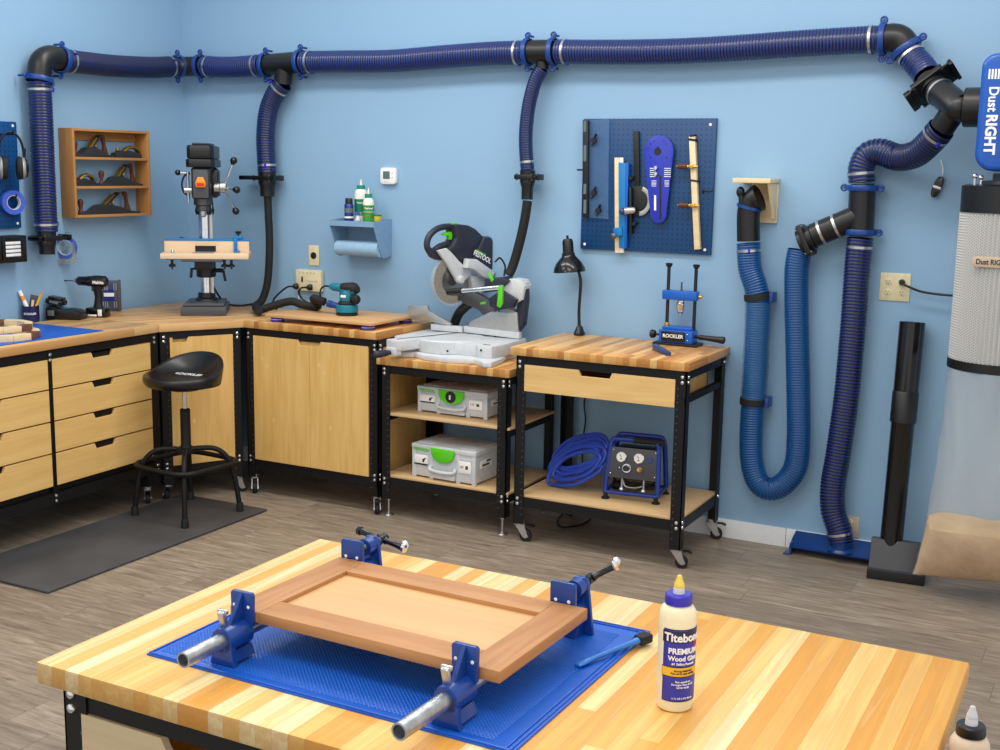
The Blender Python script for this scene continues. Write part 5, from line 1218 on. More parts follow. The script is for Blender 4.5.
for x in (xl-.0025,xr):
    b=MB(); b.prism([(-Dh-.002,ztop),(-Dh-.002,ztop-.03),(-.115,ztop-.17),(-.1,ztop-.2),(-.07,ztop-.205),(-.001,ztop-.195),(-.001,ztop+.01)],mat4((x,0,0),(0,1,0),(0,0,1),(1,0,0)),0,.0025); b.build('side_plate','holder',ph,I4)
trl=thing('paper_towel_roll','blue paper towel roll hanging under the wall shelf','paper towel',Matrix.Translation(((xl+xr)/2,-.105,ztop-.2)))
b=MB(); b.lathe([(.017,.0),(.043,.0),(.043,xr-xl-.006),(.017,xr-xl-.006)],(xl+.003,-.105,ztop-.155),(1,0,0),36,False); b.lathe([(.017,.0),(.017,xr-xl-.006)],(xl+.003,-.105,ztop-.155),(1,0,0),24,False); b.build('roll','towel',trl,I4)
M['card']=plain('cardboard',(150,112,76),.8)
b=MB(); b.lathe([(.0165,-.0),(.0168,0),(.0168,xr-xl-.004),(.0145,xr-xl-.004),(.0145,0)],(xl+.003,-.105,ztop-.155),(1,0,0),22,False); b.build('core','card',trl,I4)
ZH=ztop-.0265
# spray can, glue bottles, small bottle, yellow tin
M['canblue']=plain('can blue',(30,44,130),.25); M['lgreen']=plain('label green',(16,120,84),.4); M['capgreen']=plain('cap green',(24,140,110),.4); M['lgreen2']=plain('label bright green',(44,150,60),.4); M['tinyel']=plain('tin yellow',(214,190,40),.35); M['palebot']=plain('off white bottle',(236,236,222),.4)
def onshelf(u,y): return at(u,218,y=y).x
cx_=onshelf(349,-.14); sc1=thing('spray_can','dark blue spray can with black cap on the wall shelf','spray can',Matrix.Translation((cx_,-.14,ZH)))
b=MB(); b.lathe([(.024,0),(.0255,.004),(.0255,.112),(.022,.118)],n=28); b.build('can','canblue',sc1); b=MB(); b.lathe([(.0205,.1175),(.0205,.146),(.018,.15)],n=28); b.build('cap','blackp',sc1)
b=MB(); b.lathe([(.0256,.04),(.0259,.04),(.0259,.05),(.0256,.05)],n=28,cap=False); b.build('label_band','lwhite',sc1)
b=MB(); b.lathe([(.0256,.07),(.0259,.07),(.0259,.095),(.0256,.095)],n=28,cap=False); b.build('label_band','silver',sc1) if 'silver' in M else b.build('label_band','lcd',sc1)
def gbottle(x,y,h,r,label,lab,lab2,lw):
    root=thing('glue_bottle',label,'glue bottle',Matrix.Translation((x,y,ZH)))
    b=MB(); b.lathe([(r*.9,0),(r,.004),(r,h-.03),(r*.9,h-.012),(r*.6,h)],n=28); b.build('bottle_body','palebot',root)
    b=MB(); b.lathe([(r*.64,h),(r*.66,h+.003),(r*.64,h+.02),(r*.5,h+.022)],n=24); b.build('cap','capgreen',root)
    b=MB(); b.lathe([(.007,h+.022),(.0055,h+.035),(.002,h+.055)],n=14); b.build('nozzle_tip','palebot',root)
    for z0,z1,m_ in lw: b=MB(); b.lathe([(r+.0001,z0),(r+.0006,z0),(r+.0006,z1),(r+.0001,z1)],n=28,cap=False); b.build('label_band',m_,root)
    a=math.radians(-71+15); nb_=V((math.cos(a),math.sin(a),0)); text(root,'Titebond',mat4(V((x,y,ZH+lab))+nb_*(r+.001),V((-nb_.y,nb_.x,0)),(0,0,1),nb_),.014,'lwhite',bold=.0003,wrap=r)
    return root
gbottle(onshelf(360,-.085),-.075,.2,.036,'taller glue bottle with green cap at the middle of the wall shelf',.125,0,[(.055,.145,'lgreen'),(.06,.075,'lwhite')])
gbottle(onshelf(368.5,-.14),-.14,.155,.031,'shorter glue bottle with green and orange label at the front of the wall shelf',.098,0,[(.02,.115,'lgreen2'),(.05,.062,'tinyel'),(.075,.082,'lwhite')])
x_=onshelf(358.5,-.15); sbt=thing('small_bottle','tiny clear bottle with blue label standing before the taller glue bottle','bottle',Matrix.Translation((x_,-.155,ZH)))
b=MB(); b.lathe([(.016,0),(.018,.003),(.018,.035),(.01,.05),(.008,.056)],n=22); b.build('bottle_body','nozz',sbt); b=MB(); b.lathe([(.0055,.0555),(.0085,.057),(.0075,.075),(.002,.08)],n=16); b.build('cap','siliconep',sbt); b=MB(); b.lathe([(.0181,.01),(.0186,.01),(.0186,.03),(.0181,.03)],n=22,cap=False); b.build('label','lightblue',sbt) if 'lightblue' in M else b.build('label','towel',sbt)
x_=xr-.055; tin=thing('yellow_tin','yellow tin with green label lying at the right end of the wall shelf','tin',Matrix.Translation((x_,-.085,ZH+.035)))
b=MB(); b.lathe([(.039,0),(.04,.003),(.04,.052),(.039,.055)],(x_,-.09,ZH),n=28); b.build('tin_body','tinyel',tin,I4); b=MB(); b.lathe([(.0402,.012),(.0406,.012),(.0406,.026),(.0402,.026)],(x_,-.09,ZH),n=28,cap=False); b.build('label_band','lgreen',tin,I4); b=MB(); b.lathe([(.0405,.055),(.0405,.061),(.036,.0615)],(x_,-.09,ZH),n=28); b.build('lid','lgreen',tin,I4)
# ------------------------------------------------------------------ right pegboard
def pegmat(name,c,ax):
    t=NT(name); o=t.sep(t.coord(loc=(10,10,10))); a=o[ax]; z=o[2]; P=.0254
    fx=t.math('SUBTRACT',t.math('FRACT',t.math('DIVIDE',a,P)),.5); fz=t.math('SUBTRACT',t.math('FRACT',t.math('DIVIDE',z,P)),.5)
    d=t.math('SQRT',t.math('ADD',t.math('MULTIPLY',fx,fx),t.math('MULTIPLY',fz,fz))); h=t.math('LESS_THAN',d,.15)
    return t.done(t.mix(h,c,(8,20,48)),.4)
M['peg']=pegmat('blue pegboard',(10,66,116),0); M['pegl']=pegmat('blue pegboard on the left wall',(10,74,134),1)
px0,px1,pz0,pz1=2.659,3.356,1.411,2.067
pg=thing('pegboard','square blue pegboard on the back wall above the drawer bench','pegboard',Matrix.Translation(((px0+px1)/2,0,pz0)))
b=MB(); b.box(px0,px1,-.02,-.001,pz0,pz1,.003); b.build('panel','peg',pg,I4)
for x in (px0+.025,px1-.03):
    for z in ((pz0+.025,pz1-.03) if x>px0+.1 else (pz0+.025,)): b=MB(); b.lathe([(.007,0),(.007,.002),(0,.0035)],(x,-.02,z),(0,-1,0),14); b.build('screw','lwhite',pg,I4)
def Z2(a,b_): return (560+.2267*a,100+.2267*b_)
YP=-.021
def pp(a,b_,y=YP): 
    q=at(*Z2(a,b_),y=y); return (q.x,q.z)
def pprism(root,pts,y0,y1,name,mat,bev=.001,pa=None):
    b=MB(); b.prism([pp(a,c,-y1) for a,c in pts],mat4((0,0,0),(1,0,0),(0,0,1),(0,-1,0)),y0,y1,bev); return b.build(name,mat,pa or root,I4)
def pthing(name,label,cat_,a,b_):
    x,z=pp(a,b_); return thing(name,label,cat_,Matrix.Translation((x,YP,z)))
# left: clear jig with black clips
jg=pthing('router_guide','clear acrylic guide strip with black clamp bars on the left of the pegboard','guide',110,520)
pprism(jg,[(100,88),(124,90),(122,518),(98,518)],.022,.05,'clip_bar','blackp')
t=NT('clear acrylic'); t.b.inputs['Alpha'].default_value=.16; M['acryl']=t.done((120,160,210),.1)
pprism(jg,[(124,90),(216,84),(212,525),(122,518)],.03,.034,'acrylic_plate','acryl',0)
for z0,z1 in ((92,140),(200,270),(370,415),(440,500)): pprism(jg,[(104,z0),(116,z0),(115,z1),(103,z1)],.05,.0512,'bar_scale','lcd',0)
b=MB(); x,z=pp(92,308); b.cyl((x-.012,-.04,z),(x+.03,-.04,z),.005,n=10); b.build('locking_pin','blackp',jg,I4)
for a,c in ((158,178),(156,410),(176,487)):
    x,z=pp(a,c); b=MB(); b.cyl((x,-.034,z),(x,-.05,z),.014,n=16); b.tube([(x,-.04,z+.01),(x+.012,-.046,z+.03)],.006,8); b.tube([(x,-.04,z-.01),(x-.014,-.046,z-.026)],.005,8); b.build('knob','blackp',jg,I4)
# track fence
tf=pthing('track_fence','long blue and birch crosscut fence hanging low on the pegboard','fence',256,670)
pprism(tf,[(240,254),(262,254),(262,674),(242,674)],.024,.045,'wood_strip','ply2')
pprism(tf,[(262,254),(277,254),(279,674),(262,674)],.024,.04,'white_strip','lwhite')
pprism(tf,[(258,275),(290,278),(284,655),(260,652)],.041,.052,'front_rail','cyan'); pprism(tf,[(290,275),(302,280),(292,655),(284,655)],.024,.05,'side_rail','jblue')
pprism(tf,[(234,565),(272,563),(274,598),(236,600)],.05,.066,'stop_block','cyan'); x,z=pp(254,600); b=MB(); b.lathe([(.004,.06),(.014,.066),(.016,.08),(.01,.084)],(x,0,z),(0,-1,0),14); b.build('stop_knob','dsteel',tf,I4)
# mitre gauge
mg=pthing('mitre_gauge','black mitre gauge with silver half round scale hanging on the pegboard','mitre gauge',340,560)
pprism(mg,[(322,137),(346,137),(350,380),(326,380)],.022,.036,'guide_bar','blackp')
x,z=pp(345,445); 
def arc(r0,r1,a0,a1,n=24): return [(x+r1*math.cos(a0+(a1-a0)*i/n),z+r1*math.sin(a0+(a1-a0)*i/n)) for i in range(n+1)]+[(x+r0*math.cos(a1-(a1-a0)*i/n),z+r0*math.sin(a1-(a1-a0)*i/n)) for i in range(n+1)]
def aprism(poly,y0,y1,name,mat): 
    b=MB(); b.prism(poly,mat4((0,0,0),(1,0,0),(0,0,1),(0,-1,0)),y0,y1,.001); return b.build(name,mat,mg,I4)
aprism([(x-.034,z-.07)]+[(x+.064*math.cos(a),z+.078*math.sin(a)) for a in [math.radians(-95+i*10) for i in range(20)]]+[(x-.034,z+.07)],.022,.034,'head_plate','blackp')
aprism([(x+.012+(q-x)*.85,z+(w_-z)) for q,w_ in arc(.052,.074,math.radians(-88),math.radians(75))],.034,.039,'protractor_scale','alu')
x1_,z1_=pp(295,490); x2_,z2_=pp(345,485); b=MB(); b.lathe([(.012,0),(.017,.01),(.018,.05),(.014,.06)],(x2_,-.06,z2_),V((x1_-x2_,-.015,z1_-z2_)),18); b.build('handle_shaft','alu',mg,I4); b=MB(); b.ell((x1_,-.078,z1_),.018,.02,.018,14,10); b.build('handle_knob','navyp',mg,I4)
for a,c in ((322,345),(335,545)): xx,zz=pp(a,c); b=MB(); b.lathe([(.01,.0215),(.012,.03),(.012,.05),(.008,.055)],(xx,0,zz),(0,-1,0),14); b.build('thumb_screw','blackp',mg,I4)
pprism(mg,[(304,385),(314,385),(316,590),(305,592)],.022,.05,'fence_face','blackp')
# teardrop circle jig
cj=pthing('circle_jig','blue teardrop shaped circle cutting jig hanging on the pegboard','jig',442,548)
(xc1,zc1),(xc2,zc2)=pp(444,228),pp(443,505); r1_=abs(pp(510,228)[0]-xc1); r2_=abs(pp(478,505)[0]-xc2)
pol=[(xc1+r1_*math.cos(a),zc1+r1_*math.sin(a)) for a in [math.radians(-8+i*196/30) for i in range(31)]]+[(xc2+r2_*math.cos(a),zc2+r2_*math.sin(a)) for a in [math.radians(188+i*164/20) for i in range(21)]]
M['jigblue']=plain('royal blue jig',(40,54,176),.35)
b=MB(); b.prism(pol,mat4((0,0,0),(1,0,0),(0,0,1),(0,-1,0)),.04,.052,.002); b.build('plate','jigblue',cj,I4)
b=MB(); x,z=pp(441,228); b.lathe([(.019,.0518),(.019,.0526),(0,.0526)],(x,0,z),(0,-1,0),24); b.box(x-.003,x+.003,-.0526,-.0518,z+.015,z+.026); b.build('centre_hole','ink',cj,I4)
pprism(cj,[(438,335),(447,335),(447,525),(438,525)],.0518,.0524,'slot','ink',0)
for c in (300,326): x,z=pp(434,c); b=MB(); b.lathe([(.012,.052),(.013,.06),(.009,.068),(0,.069)],(x,0,z),(0,-1,0),16); b.build('knob','chrome',cj,I4)
for a0_,a1_,c0,c1 in ((395,425,300,345),(458,490,300,345),(402,426,355,385),(460,482,355,385)):
    for i in range(5):
        f=i/5; pprism(cj,[(a0_,c0+(c1-c0)*f),(a1_,c0+(c1-c0)*f),(a1_-3,c0+(c1-c0)*(f+.07)),(a0_+3,c0+(c1-c0)*(f+.07))],.0518,.0524,'printed_line','lwhite',0)
pprism(cj,[(415,420),(424,420),(424,487),(415,487)],.0518,.0524,'printed_mark','lwhite',0)
for a,c in ((410,195),(425,182),(478,195),(468,182),(410,255),(480,255),(398,215)): x,z=pp(a,c); b=MB(); b.cyl((x,-.0518,z),(x,-.0524,z),.004,n=10); b.build('drill_hole','ink',cj,I4)
# trammel beam with two brown handled points
tb=pthing('trammel_bar','pale wooden beam tied to the right of the pegboard','wooden beam',600,660)
pprism(tb,[(568,162),(594,160),(617,658),(592,660)],.03,.055,'beam','ply2')
for pts in ([(566,168),(597,172),(597,182),(566,178)],[(574,350),(608,354),(608,362),(574,358)],[(572,155),(592,152),(592,160),(572,163)]): pprism(tb,pts,.0205,.058,'tie','blackp')
M['brown']=wood('dark turned handle',(84,44,26),(104,58,36),0,.35)
for nm,(a,c) in (('upper',(545,293)),('lower',(552,464))):
    x,z=pp(a,c,-.06); tp_=thing('trammel_point','brown handled brass trammel point, the %s one on the wooden beam'%nm,'trammel point',Matrix.Translation((x,-.07,z)),'trammel points on the beam')
    b=MB(); b.lathe([(.004,-.03),(.012,-.027),(.015,-.015),(.012,.0),(.0145,.012),(.009,.022)],(x,-.066,z),(1,0,.0),20); b.build('handle','brown',tp_,I4)
    b=MB(); b.cyl((x+.022,-.066,z),(x+.075,-.066,z),.006,n=12); b.box(x+.03,x+.052,-.074,-.0555,z-.009,z+.009,.002); b.lathe([(.009,.02),(.007,.028)],(x,-.066,z),(1,0,0),14); b.build('brass_point','brass',tp_,I4)
    b=MB(); b.lathe([(.004,-.036),(.006,-.03)],(x,-.066,z),(1,0,0),12); b.build('end_cap','brass',tp_,I4)
x,z=pp(632,403); hk=thing('peg_hook','empty black peg hook at the right edge of the pegboard','peg hook',Matrix.Translation((x,YP,z)))
b=MB(); b.tube(cat([(x,-.02,z),(x,-.03,z+.001),(x+.03,-.05,z),(x+.062,-.075,z+.002),(x+.066,-.08,z+.012)],5),.003,8); b.build('wire','blackp',hk,I4); b=MB(); b.box(x-.006,x+.006,-.023,-.0205,z-.01,z+.01,.001); b.build('plate','blackp',hk,I4)
# ------------------------------------------------------------------ drill press
DPX=V((.509,-.425,.9705)); dpa=math.radians(35.6)
Md=mat4(DPX,(math.cos(dpa),math.sin(dpa),0),(-math.sin(dpa),math.cos(dpa),0),(0,0,1))
dpr=thing('drill_press','black benchtop drill press with wooden fence table in the room corner','drill press',Md)
M['dgrey']=plain('dark grey casting',(74,76,80),.5); M['orange']=plain('orange switch',(244,150,20),.35); M['redsw']=plain('red switch',(214,40,24),.35)
K=1/177.0
def HZ(v): return (309-v)*K*1.015
b=MB(); b.prism([(-.125,-.17),(.125,-.17),(.118,.15),(-.118,.15)],None,0,.05,.006); b.prism([(-.112,-.155),(.112,-.155),(.105,.14),(-.105,.14)],None,.05,.068,.006); b.box(-.05,.05,-.172,-.15,-.0,.012); 
b.build('base','dgrey',dpr)
for s in (-1,1): b=MB(); b.box(s*.07-.007,s*.07+.007,-.14,-.08,.068,.0695); b.build('slot','ink',dpr)
yC=.03
b=MB(); b.lathe([(.068,.066),(.064,.078),(.05,.085),(.048,.112),(.037,.114)],(0,yC,0),n=32); b.build('column_flange','blackp',dpr)
b=MB(); b.cyl((0,yC,.09),(0,yC,HZ(186)),.036,n=32); b.build('column','chrome',dpr)
b=MB(); b.box(.03,.044,yC-.03,yC-.018,.11,HZ(200)); 
z=HZ(258)-.0
b.build('rack','steel',dpr)
zt0,zt1=HZ(274),HZ(254)
b=MB(); b.lathe([(.05,zt0-.0),(.055,zt0+.006),(.055,zt1-.02),(.05,zt1)],(0,yC,0),n=30); b.prism([(-.05,-.1),(.05,-.1),(.045,.05),(-.045,.05)],None,zt0+.05,zt1-.006,.006); b.build('table_bracket','blackp',dpr)
b=MB(); b.prism([(-.11,-.2),(.11,-.2),(.11,.02),(-.11,.02)],None,zt1-.012,zt1+.003,.004); b.build('iron_table','dgrey',dpr)
b=MB(); b.lathe([(.012,0),(.012,.05)],(.05,yC-.02,zt0+.04),(1,-.3,0),16); b.tube([(.1,yC-.035,zt0+.04),(.11,yC-.035,zt0-.02)],.008,10); b.build('table_crank','blackp',dpr)
b=MB(); b.tube([(-.05,yC-.04,zt0+.05),(-.075,yC-.05,zt0+.05),(-.08,yC-.05,zt0-.0)],.008,10); b.build('lock_lever','blackp',dpr)
M['mdfp']=wood('pale maple fence',(222,192,156),(234,208,176),0,.45,.8)
ftb=V((0,-.06,0))
zf0=zt1+.004; b=MB(); b.box(-.222,.256,-.2,.09,zf0,zf0+.03,.002); b.build('wood_table','mdfp',dpr)
M['insert']=plain('grey insert plate',(150,146,142),.5)
b=MB(); b.box(-.055,.06,-.17,-.06,zf0+.0302,zf0+.0312); b.build('insert','insert',dpr)
b=MB(); yF=-.05
b.box(-.218,-.05,yF,yF+.02,zf0+.03,zf0+.092,.001); b.box(.065,.25,yF,yF+.02,zf0+.03,zf0+.092,.001); b.box(-.05,.065,yF,yF+.02,zf0+.064,zf0+.092,.001); b.build('fence_board','mdfp',dpr)
b=MB(); b.box(-.218,.25,yF-.003,yF+.045,zf0+.092,zf0+.104,.002); b.box(-.218,-.05,yF+.0205,yF+.04,zf0+.031,zf0+.092); b.box(.065,.25,yF+.0205,yF+.04,zf0+.031,zf0+.092); b.build('fence_track','cyan',dpr)
b=MB(); b.box(-.05,.065,yF+.021,yF+.03,zf0+.031,zf0+.064); b.build('fence_gap','ink',dpr)
b=MB(); b.box(.165,.185,yF-.012,yF-.004,zf0+.04,zf0+.118,.002); b.box(.16,.215,yF-.012,yF+.03,zf0+.106,zf0+.122,.003); b.box(.165,.2,yF-.05,yF-.006,zf0+.032,zf0+.04,.002,Matrix.Rotation(0,4,'Z')); st_=b.build('flip_stop','cyan',dpr)
b=MB(); b.lathe([(.006,zf0+.122),(.006,zf0+.13),(.016,zf0+.134),(.018,zf0+.146),(.012,zf0+.148)],(.19,yF+.01,0),n=16); b.build('stop_knob','blackp',st_)
for x in (-.165,.12,.158):
    b=MB(); b.lathe([(.005,zf0-.06),(.005,zf0-.048),(.019,zf0-.046),(.019,zf0-.034),(.008,zf0-.03),(.008,zf0-.001)],(x,-.15,0),n=16); b.build('table_knob','blackp',dpr)
for s in (-1,1): b=MB(); b.box(s*.15-.045,s*.15+.045,-.18,-.12,zf0-.006,zf0-.0005,.001); b.build('clamp_strap','cyan',dpr)
b=MB(); b.lathe([(.01,zf0+.0305),(.01,zf0+.038),(.007,zf0+.042),(.003,zf0+.052)],(-.16,-.15,0),n=12); b.build('hold_bolt','steel',dpr)
# head
b=MB(); b.lathe([(.05,HZ(212)),(.055,HZ(208)),(.05,HZ(205)),(.046,HZ(195))],(0,yC,0),n=28); b.build('head_clamp','blackp',dpr)
b=MB(); b.lathe([(.03,HZ(208)),(.036,HZ(207)),(.036,HZ(203)),(.05,HZ(202)),(.05,HZ(193))],(0,-.06,0),n=28); b.build('quill','dsteel',dpr)
b=MB(); b.lathe([(.01,HZ(214)),(.018,HZ(213)),(.02,HZ(209)),(.02,HZ(207.5))],(0,-.06,0),n=20); b.build('chuck','steel',dpr)
hz0_,hz1_=HZ(196),HZ(166)
b=MB(); b.box(-.05,.054,-.155,.09,hz0_,hz1_,.012); b.build('head_casting','blackp',dpr)
b=MB(); b.prism([(-.04,hz0_+.006),(.044,hz0_+.006),(.042,hz1_-.01),(-.038,hz1_-.01)],mat4((0,-.156,0),(1,0,0),(0,0,1),(0,-1,0)),0,.012,.003); fpl=b.build('switch_plate','dgrey',dpr)
zsw=HZ(181); b=MB(); b.prism([(-.022,zsw-.022),(.028,zsw-.022),(.031,zsw+.005),(.018,zsw+.034),(-.012,zsw+.034),(-.025,zsw+.005)],mat4((0,-.168,0),(1,0,0),(0,0,1),(0,-1,0)),0,.02,.005); b.build('switch_cover','orange',fpl)
b=MB(); b.box(-.018,.024,-.1895,-.187,zsw-.016,zsw+.004,.001); b.build('switch_paddle','redsw',fpl)
for z in (.0,.008): b=MB(); b.box(-.025,.03,-.1695,-.1675,HZ(169.5)-z,HZ(169.5)-z+.004); b.build('printed_line','lcd',fpl)
hm0,hm1=HZ(166),HZ(143.5)
b=MB(); b.prism([(-.075,-.16),(-.055,-.185),(.06,-.185),(.08,-.16),(.08,.2),(.06,.24),(-.055,.24),(-.075,.2)],None,hm0,hm0+.045,.006); b.prism([(-.07,-.15),(-.05,-.175),(.055,-.175),(.075,-.15),(.075,.19),(.055,.23),(-.05,.23),(-.07,.19)],None,hm0+.045,hm1-.008,.012); b.box(-.045,.05,-.12,.18,hm1-.01,hm1+.004,.004); b.build('belt_cover','blackp',dpr)
b=MB(); b.lathe([(.06,hz0_+.0),(.066,hz0_+.01),(.066,hm0-.006),(.05,hm0)],(0,.17,0),n=28); b.box(.03,.085,-.06,.09,hz0_+.01,hm0-.012,.01); b.build('motor','blackp',dpr)
hc_=V((.066,-.07,HZ(185))); b=MB(); b.lathe([(.026,0),(.026,.03),(.03,.034),(.03,.062),(.018,.066)],hc_,(1,0,0),24); b.build('feed_hub','steel',dpr)
hb=hc_+V((.052,0,0))
for e_ in (V((.06,-.03,HZ(159)-HZ(185))),V((.075,-.06,HZ(187)-HZ(185))),V((.062,.02,HZ(208)-HZ(185)))):
    b=MB(); b.cyl(hb,hb+e_,.005,n=10); o=b.build('feed_spoke','chrome',dpr)
    b=MB(); b.ell(hb+e_,.02,.02,.02,16,12); b.lathe([(.009,-.024),(.013,-.01)],hb+e_,e_,14); b.build('knob','blackg',o)
b=MB(); c=V((-.062,-.09,HZ(172))); b.lathe([(.006,0),(.006,.055)],c,(-1,0,.05),10); o=b.build('lock_rod','chrome',dpr); b=MB(); b.ell(c+V((-.066,0,.004)),.016,.016,.016,16,12); b.build('knob','blackg',o)
b=MB(); b.cyl((-.072,-.11,HZ(200)),(-.072,-.11,HZ(170)),.008,n=12); b.lathe([(.016,-.02),(.016,.02)],(-.072,-.11,HZ(188)),(1,0,0),16); b.cyl((-.07,-.11,HZ(188)),(-.045,-.11,HZ(188)),.012,n=12); b.build('depth_stop','steel',dpr)
b=MB(); b.tube(cat([(-.068,-.1,HZ(172)),(-.095,-.09,HZ(175)),(-.108,-.09,HZ(183)),(-.095,-.09,HZ(191)),(-.065,-.09,HZ(193))],6),.0055,8); b.build('cable','blackp',dpr)
b=MB(); inv_=ROOT[dpr.name]
P=[inv_@V((.03,.06,zt0-.02)),at(214,285,y=-.35),at(219,296,y=-.33),at(226,303.5,z=.985),at(240,305.5,z=.979),at(256,303.5,z=.98)]
P[1]=V((P[1].x,-.36,P[1].z)); b.tube(cat(P,8),.006,10); b.build('power_cord','blackp',dpr,I4,60)
b=MB(); b.lathe([(.034,0),(.04,.01),(.03,.035),(.008,.048)],(-.13,.02,zf0+.06),(0,0,1),20,sx=1.5); b.build('dust_hood','blackp',dpr)
# ------------------------------------------------------------------ plane rack
M['oak']=wood('oak rack',(168,116,62),(188,136,78),1,.5,.9); M['oakz']=wood('oak rack upright',(164,112,60),(186,134,76),2,.5,.9)
ya=at(60,172,x=.002).y; Dk=at(73.8,172,y=ya).x; ybk=at(150.5,172,x=Dk).y; zk1=at(72,127.8,x=Dk).z; zk0=at(75.6,218,x=Dk).z
rk=thing('plane_rack','oak three shelf rack of hand planes on the left wall','rack',Matrix.Translation((0,(ya+ybk)/2,zk0)))
for y0,y1 in ((ya,ya+.016),(ybk-.016,ybk)): b=MB(); b.box(.001,Dk,y0,y1,zk0,zk1,.0015); b.build('side_board','oakz',rk,I4)
zs1,zs2=at(75,158,x=Dk).z,at(76,187.5,x=Dk).z
for z0,nm in ((zk0,'bottom_board'),(zk1-.014,'top_board'),(zs1-.007,'shelf_board'),(zs2-.007,'shelf_board')): b=MB(); b.box(.001,Dk-.001,ya+.0163,ybk-.0163,z0,z0+.014,.001); b.build(nm,'oak',rk,I4)
b=MB(); b.box(.001,.014,ya+.0163,ybk-.0163,zk1-.06,zk1-.0145,.001); b.build('back_rail','oak',rk,I4)
for v in (155,186,209):
    for u in (62,67): b=MB(); q=at(u,v,y=ya); b.cyl((q.x,ya-.0006,q.z),(q.x,ya+.002,q.z),.004,n=10); b.build('peg_plug','oak',rk,I4)
M['iron']=plain('dark plane casting',(58,58,60),.42,.4); M['frogbr']=plain('aged brass',(176,146,72),.35,.85)
span=ybk-ya-.032; Yk0=ya+.016
def plane(y0,L,z,label,kind):
    Mx=mat4((Dk*.52,y0,z),(0,1,0),(-1,0,0),(0,0,1)); root=thing('hand_plane',label,'hand plane',Mx,'hand planes in the oak rack')
    w=.028
    if kind=='bench':
        k=L/.25
        b=MB(); b.prism([(0,0),(L,0),(L,.008),(L*.86,.012),(L*.66,.034),(L*.5,.046),(L*.36,.04),(L*.25,.014),(L*.02,.01)],mat4((0,0,0),(1,0,0),(0,0,1),(0,-1,0)),-w,w,.002); b.build('body','iron',root)
        b=MB(); b.lathe([(.011,.008),(.014,.012),(.009,.026),(.013,.042),(.0165,.055),(.013,.067),(.004,.07)],(L*.13,0,0),n=22); b.build('knob','brown',root)
        b=MB(); c=L*.84
        b.prism([(c-.022,.012),(c+.02,.012),(c+.014,.03),(c+.004,.05),(c-.002,.075),(c-.004,.095),(c-.016,.103),(c-.034,.098),(c-.028,.086),(c-.018,.08),(c-.014,.06),(c-.012,.045)],mat4((0,0,0),(1,0,0),(0,0,1),(0,-1,0)),-.011,.011,.004); b.build('tote','brown',root)
        b=MB(); b.bar((L*.42,0,.022),(L*.70,0,.098),.044,.004); b.build('iron','dsteel',root); b=MB(); b.bar((L*.43,0,.032),(L*.62,0,.088),.036,.009,.003); b.build('lever_cap','frogbr',root)
        b=MB(); b.lathe([(.009,0),(.011,.004),(.009,.009)],(L*.60,0,.05),(1,0,0),16); b.build('adjuster','frogbr',root)
    else:
        b=MB(); b.prism([(0,0),(L,0),(L,.02),(L*.8,.026),(L*.5,.034),(L*.2,.03),(0,.02)],mat4((0,0,0),(1,0,0),(0,0,1),(0,-1,0)),-.024,.024,.003); b.build('body','iron',root)
        b=MB(); R_=[]
        for x,z_ in ((L*.35,.034),(L*.5,.05),(L*.7,.056),(L*.88,.05),(L*.98,.036)): R_.append([V((x,.019*math.cos(a),z_-.006+.008*math.sin(a))) for a in [2*PI*k/14 for k in range(14)]])
        b.rings(R_); b.build('lever_cap','frogbr',root)
        b=MB(); b.lathe([(.004,0),(.012,.003),(.013,.01),(.01,.014)],(L*.16,0,.03),n=18); b.build('front_knob','frogbr',root)
    for ch in root.children: ch.data.transform(Matrix.Diagonal((1,1,1.2,1))); q_=ch.matrix_basis.copy(); q_.translation.z*=1.2; ch.matrix_basis=q_
plane(Yk0+.005,span*.56,zs1+.0075,'hand plane with upright blade and knob at the left of the top shelf','bench')
plane(Yk0+span*.60,span*.36,zs1+.0075,'stubby block plane with a brass cap at the right of the top shelf','block')
plane(Yk0+.004,span*.30,zs2+.0075,'small brass capped block plane at the left of the middle shelf','block')
plane(Yk0+span*.34,span*.62,zs2+.0075,'low bench plane with dark knob at the right of the middle shelf','bench')
plane(Yk0+.006,span*.90,zk0+.0145,'longest hand plane alone on the bottom shelf of the oak rack','bench')
# ------------------------------------------------------------------ left pegboard and what hangs on it
zl1,zl0=at(17,122,x=.02).z,at(21,228,x=.02).z; yl1=at(19,175,x=.02).y
lg=thing('pegboard','blue pegboard on the left wall holding headphones and a tape roll','pegboard',Matrix.Translation((0,yl1-.33,zl0)))
b=MB(); b.box(.001,.02,yl1-.66,yl1,zl0,zl1,.003); b.build('panel','pegl',lg,I4)
for z in (zl1-.02,zl0+.025): b=MB(); b.lathe([(.007,0),(.007,.002),(0,.0035)],(.02,yl1-.025,z),(1,0,0),14); b.build('screw','lwhite',lg,I4)
hq=at(11.5,160,x=.096); hd=thing('headphones','black over ear headphones with silver trimmed cups hanging on the left pegboard','headphones',Matrix.Translation((hq.x,hq.y,hq.z-.1)))
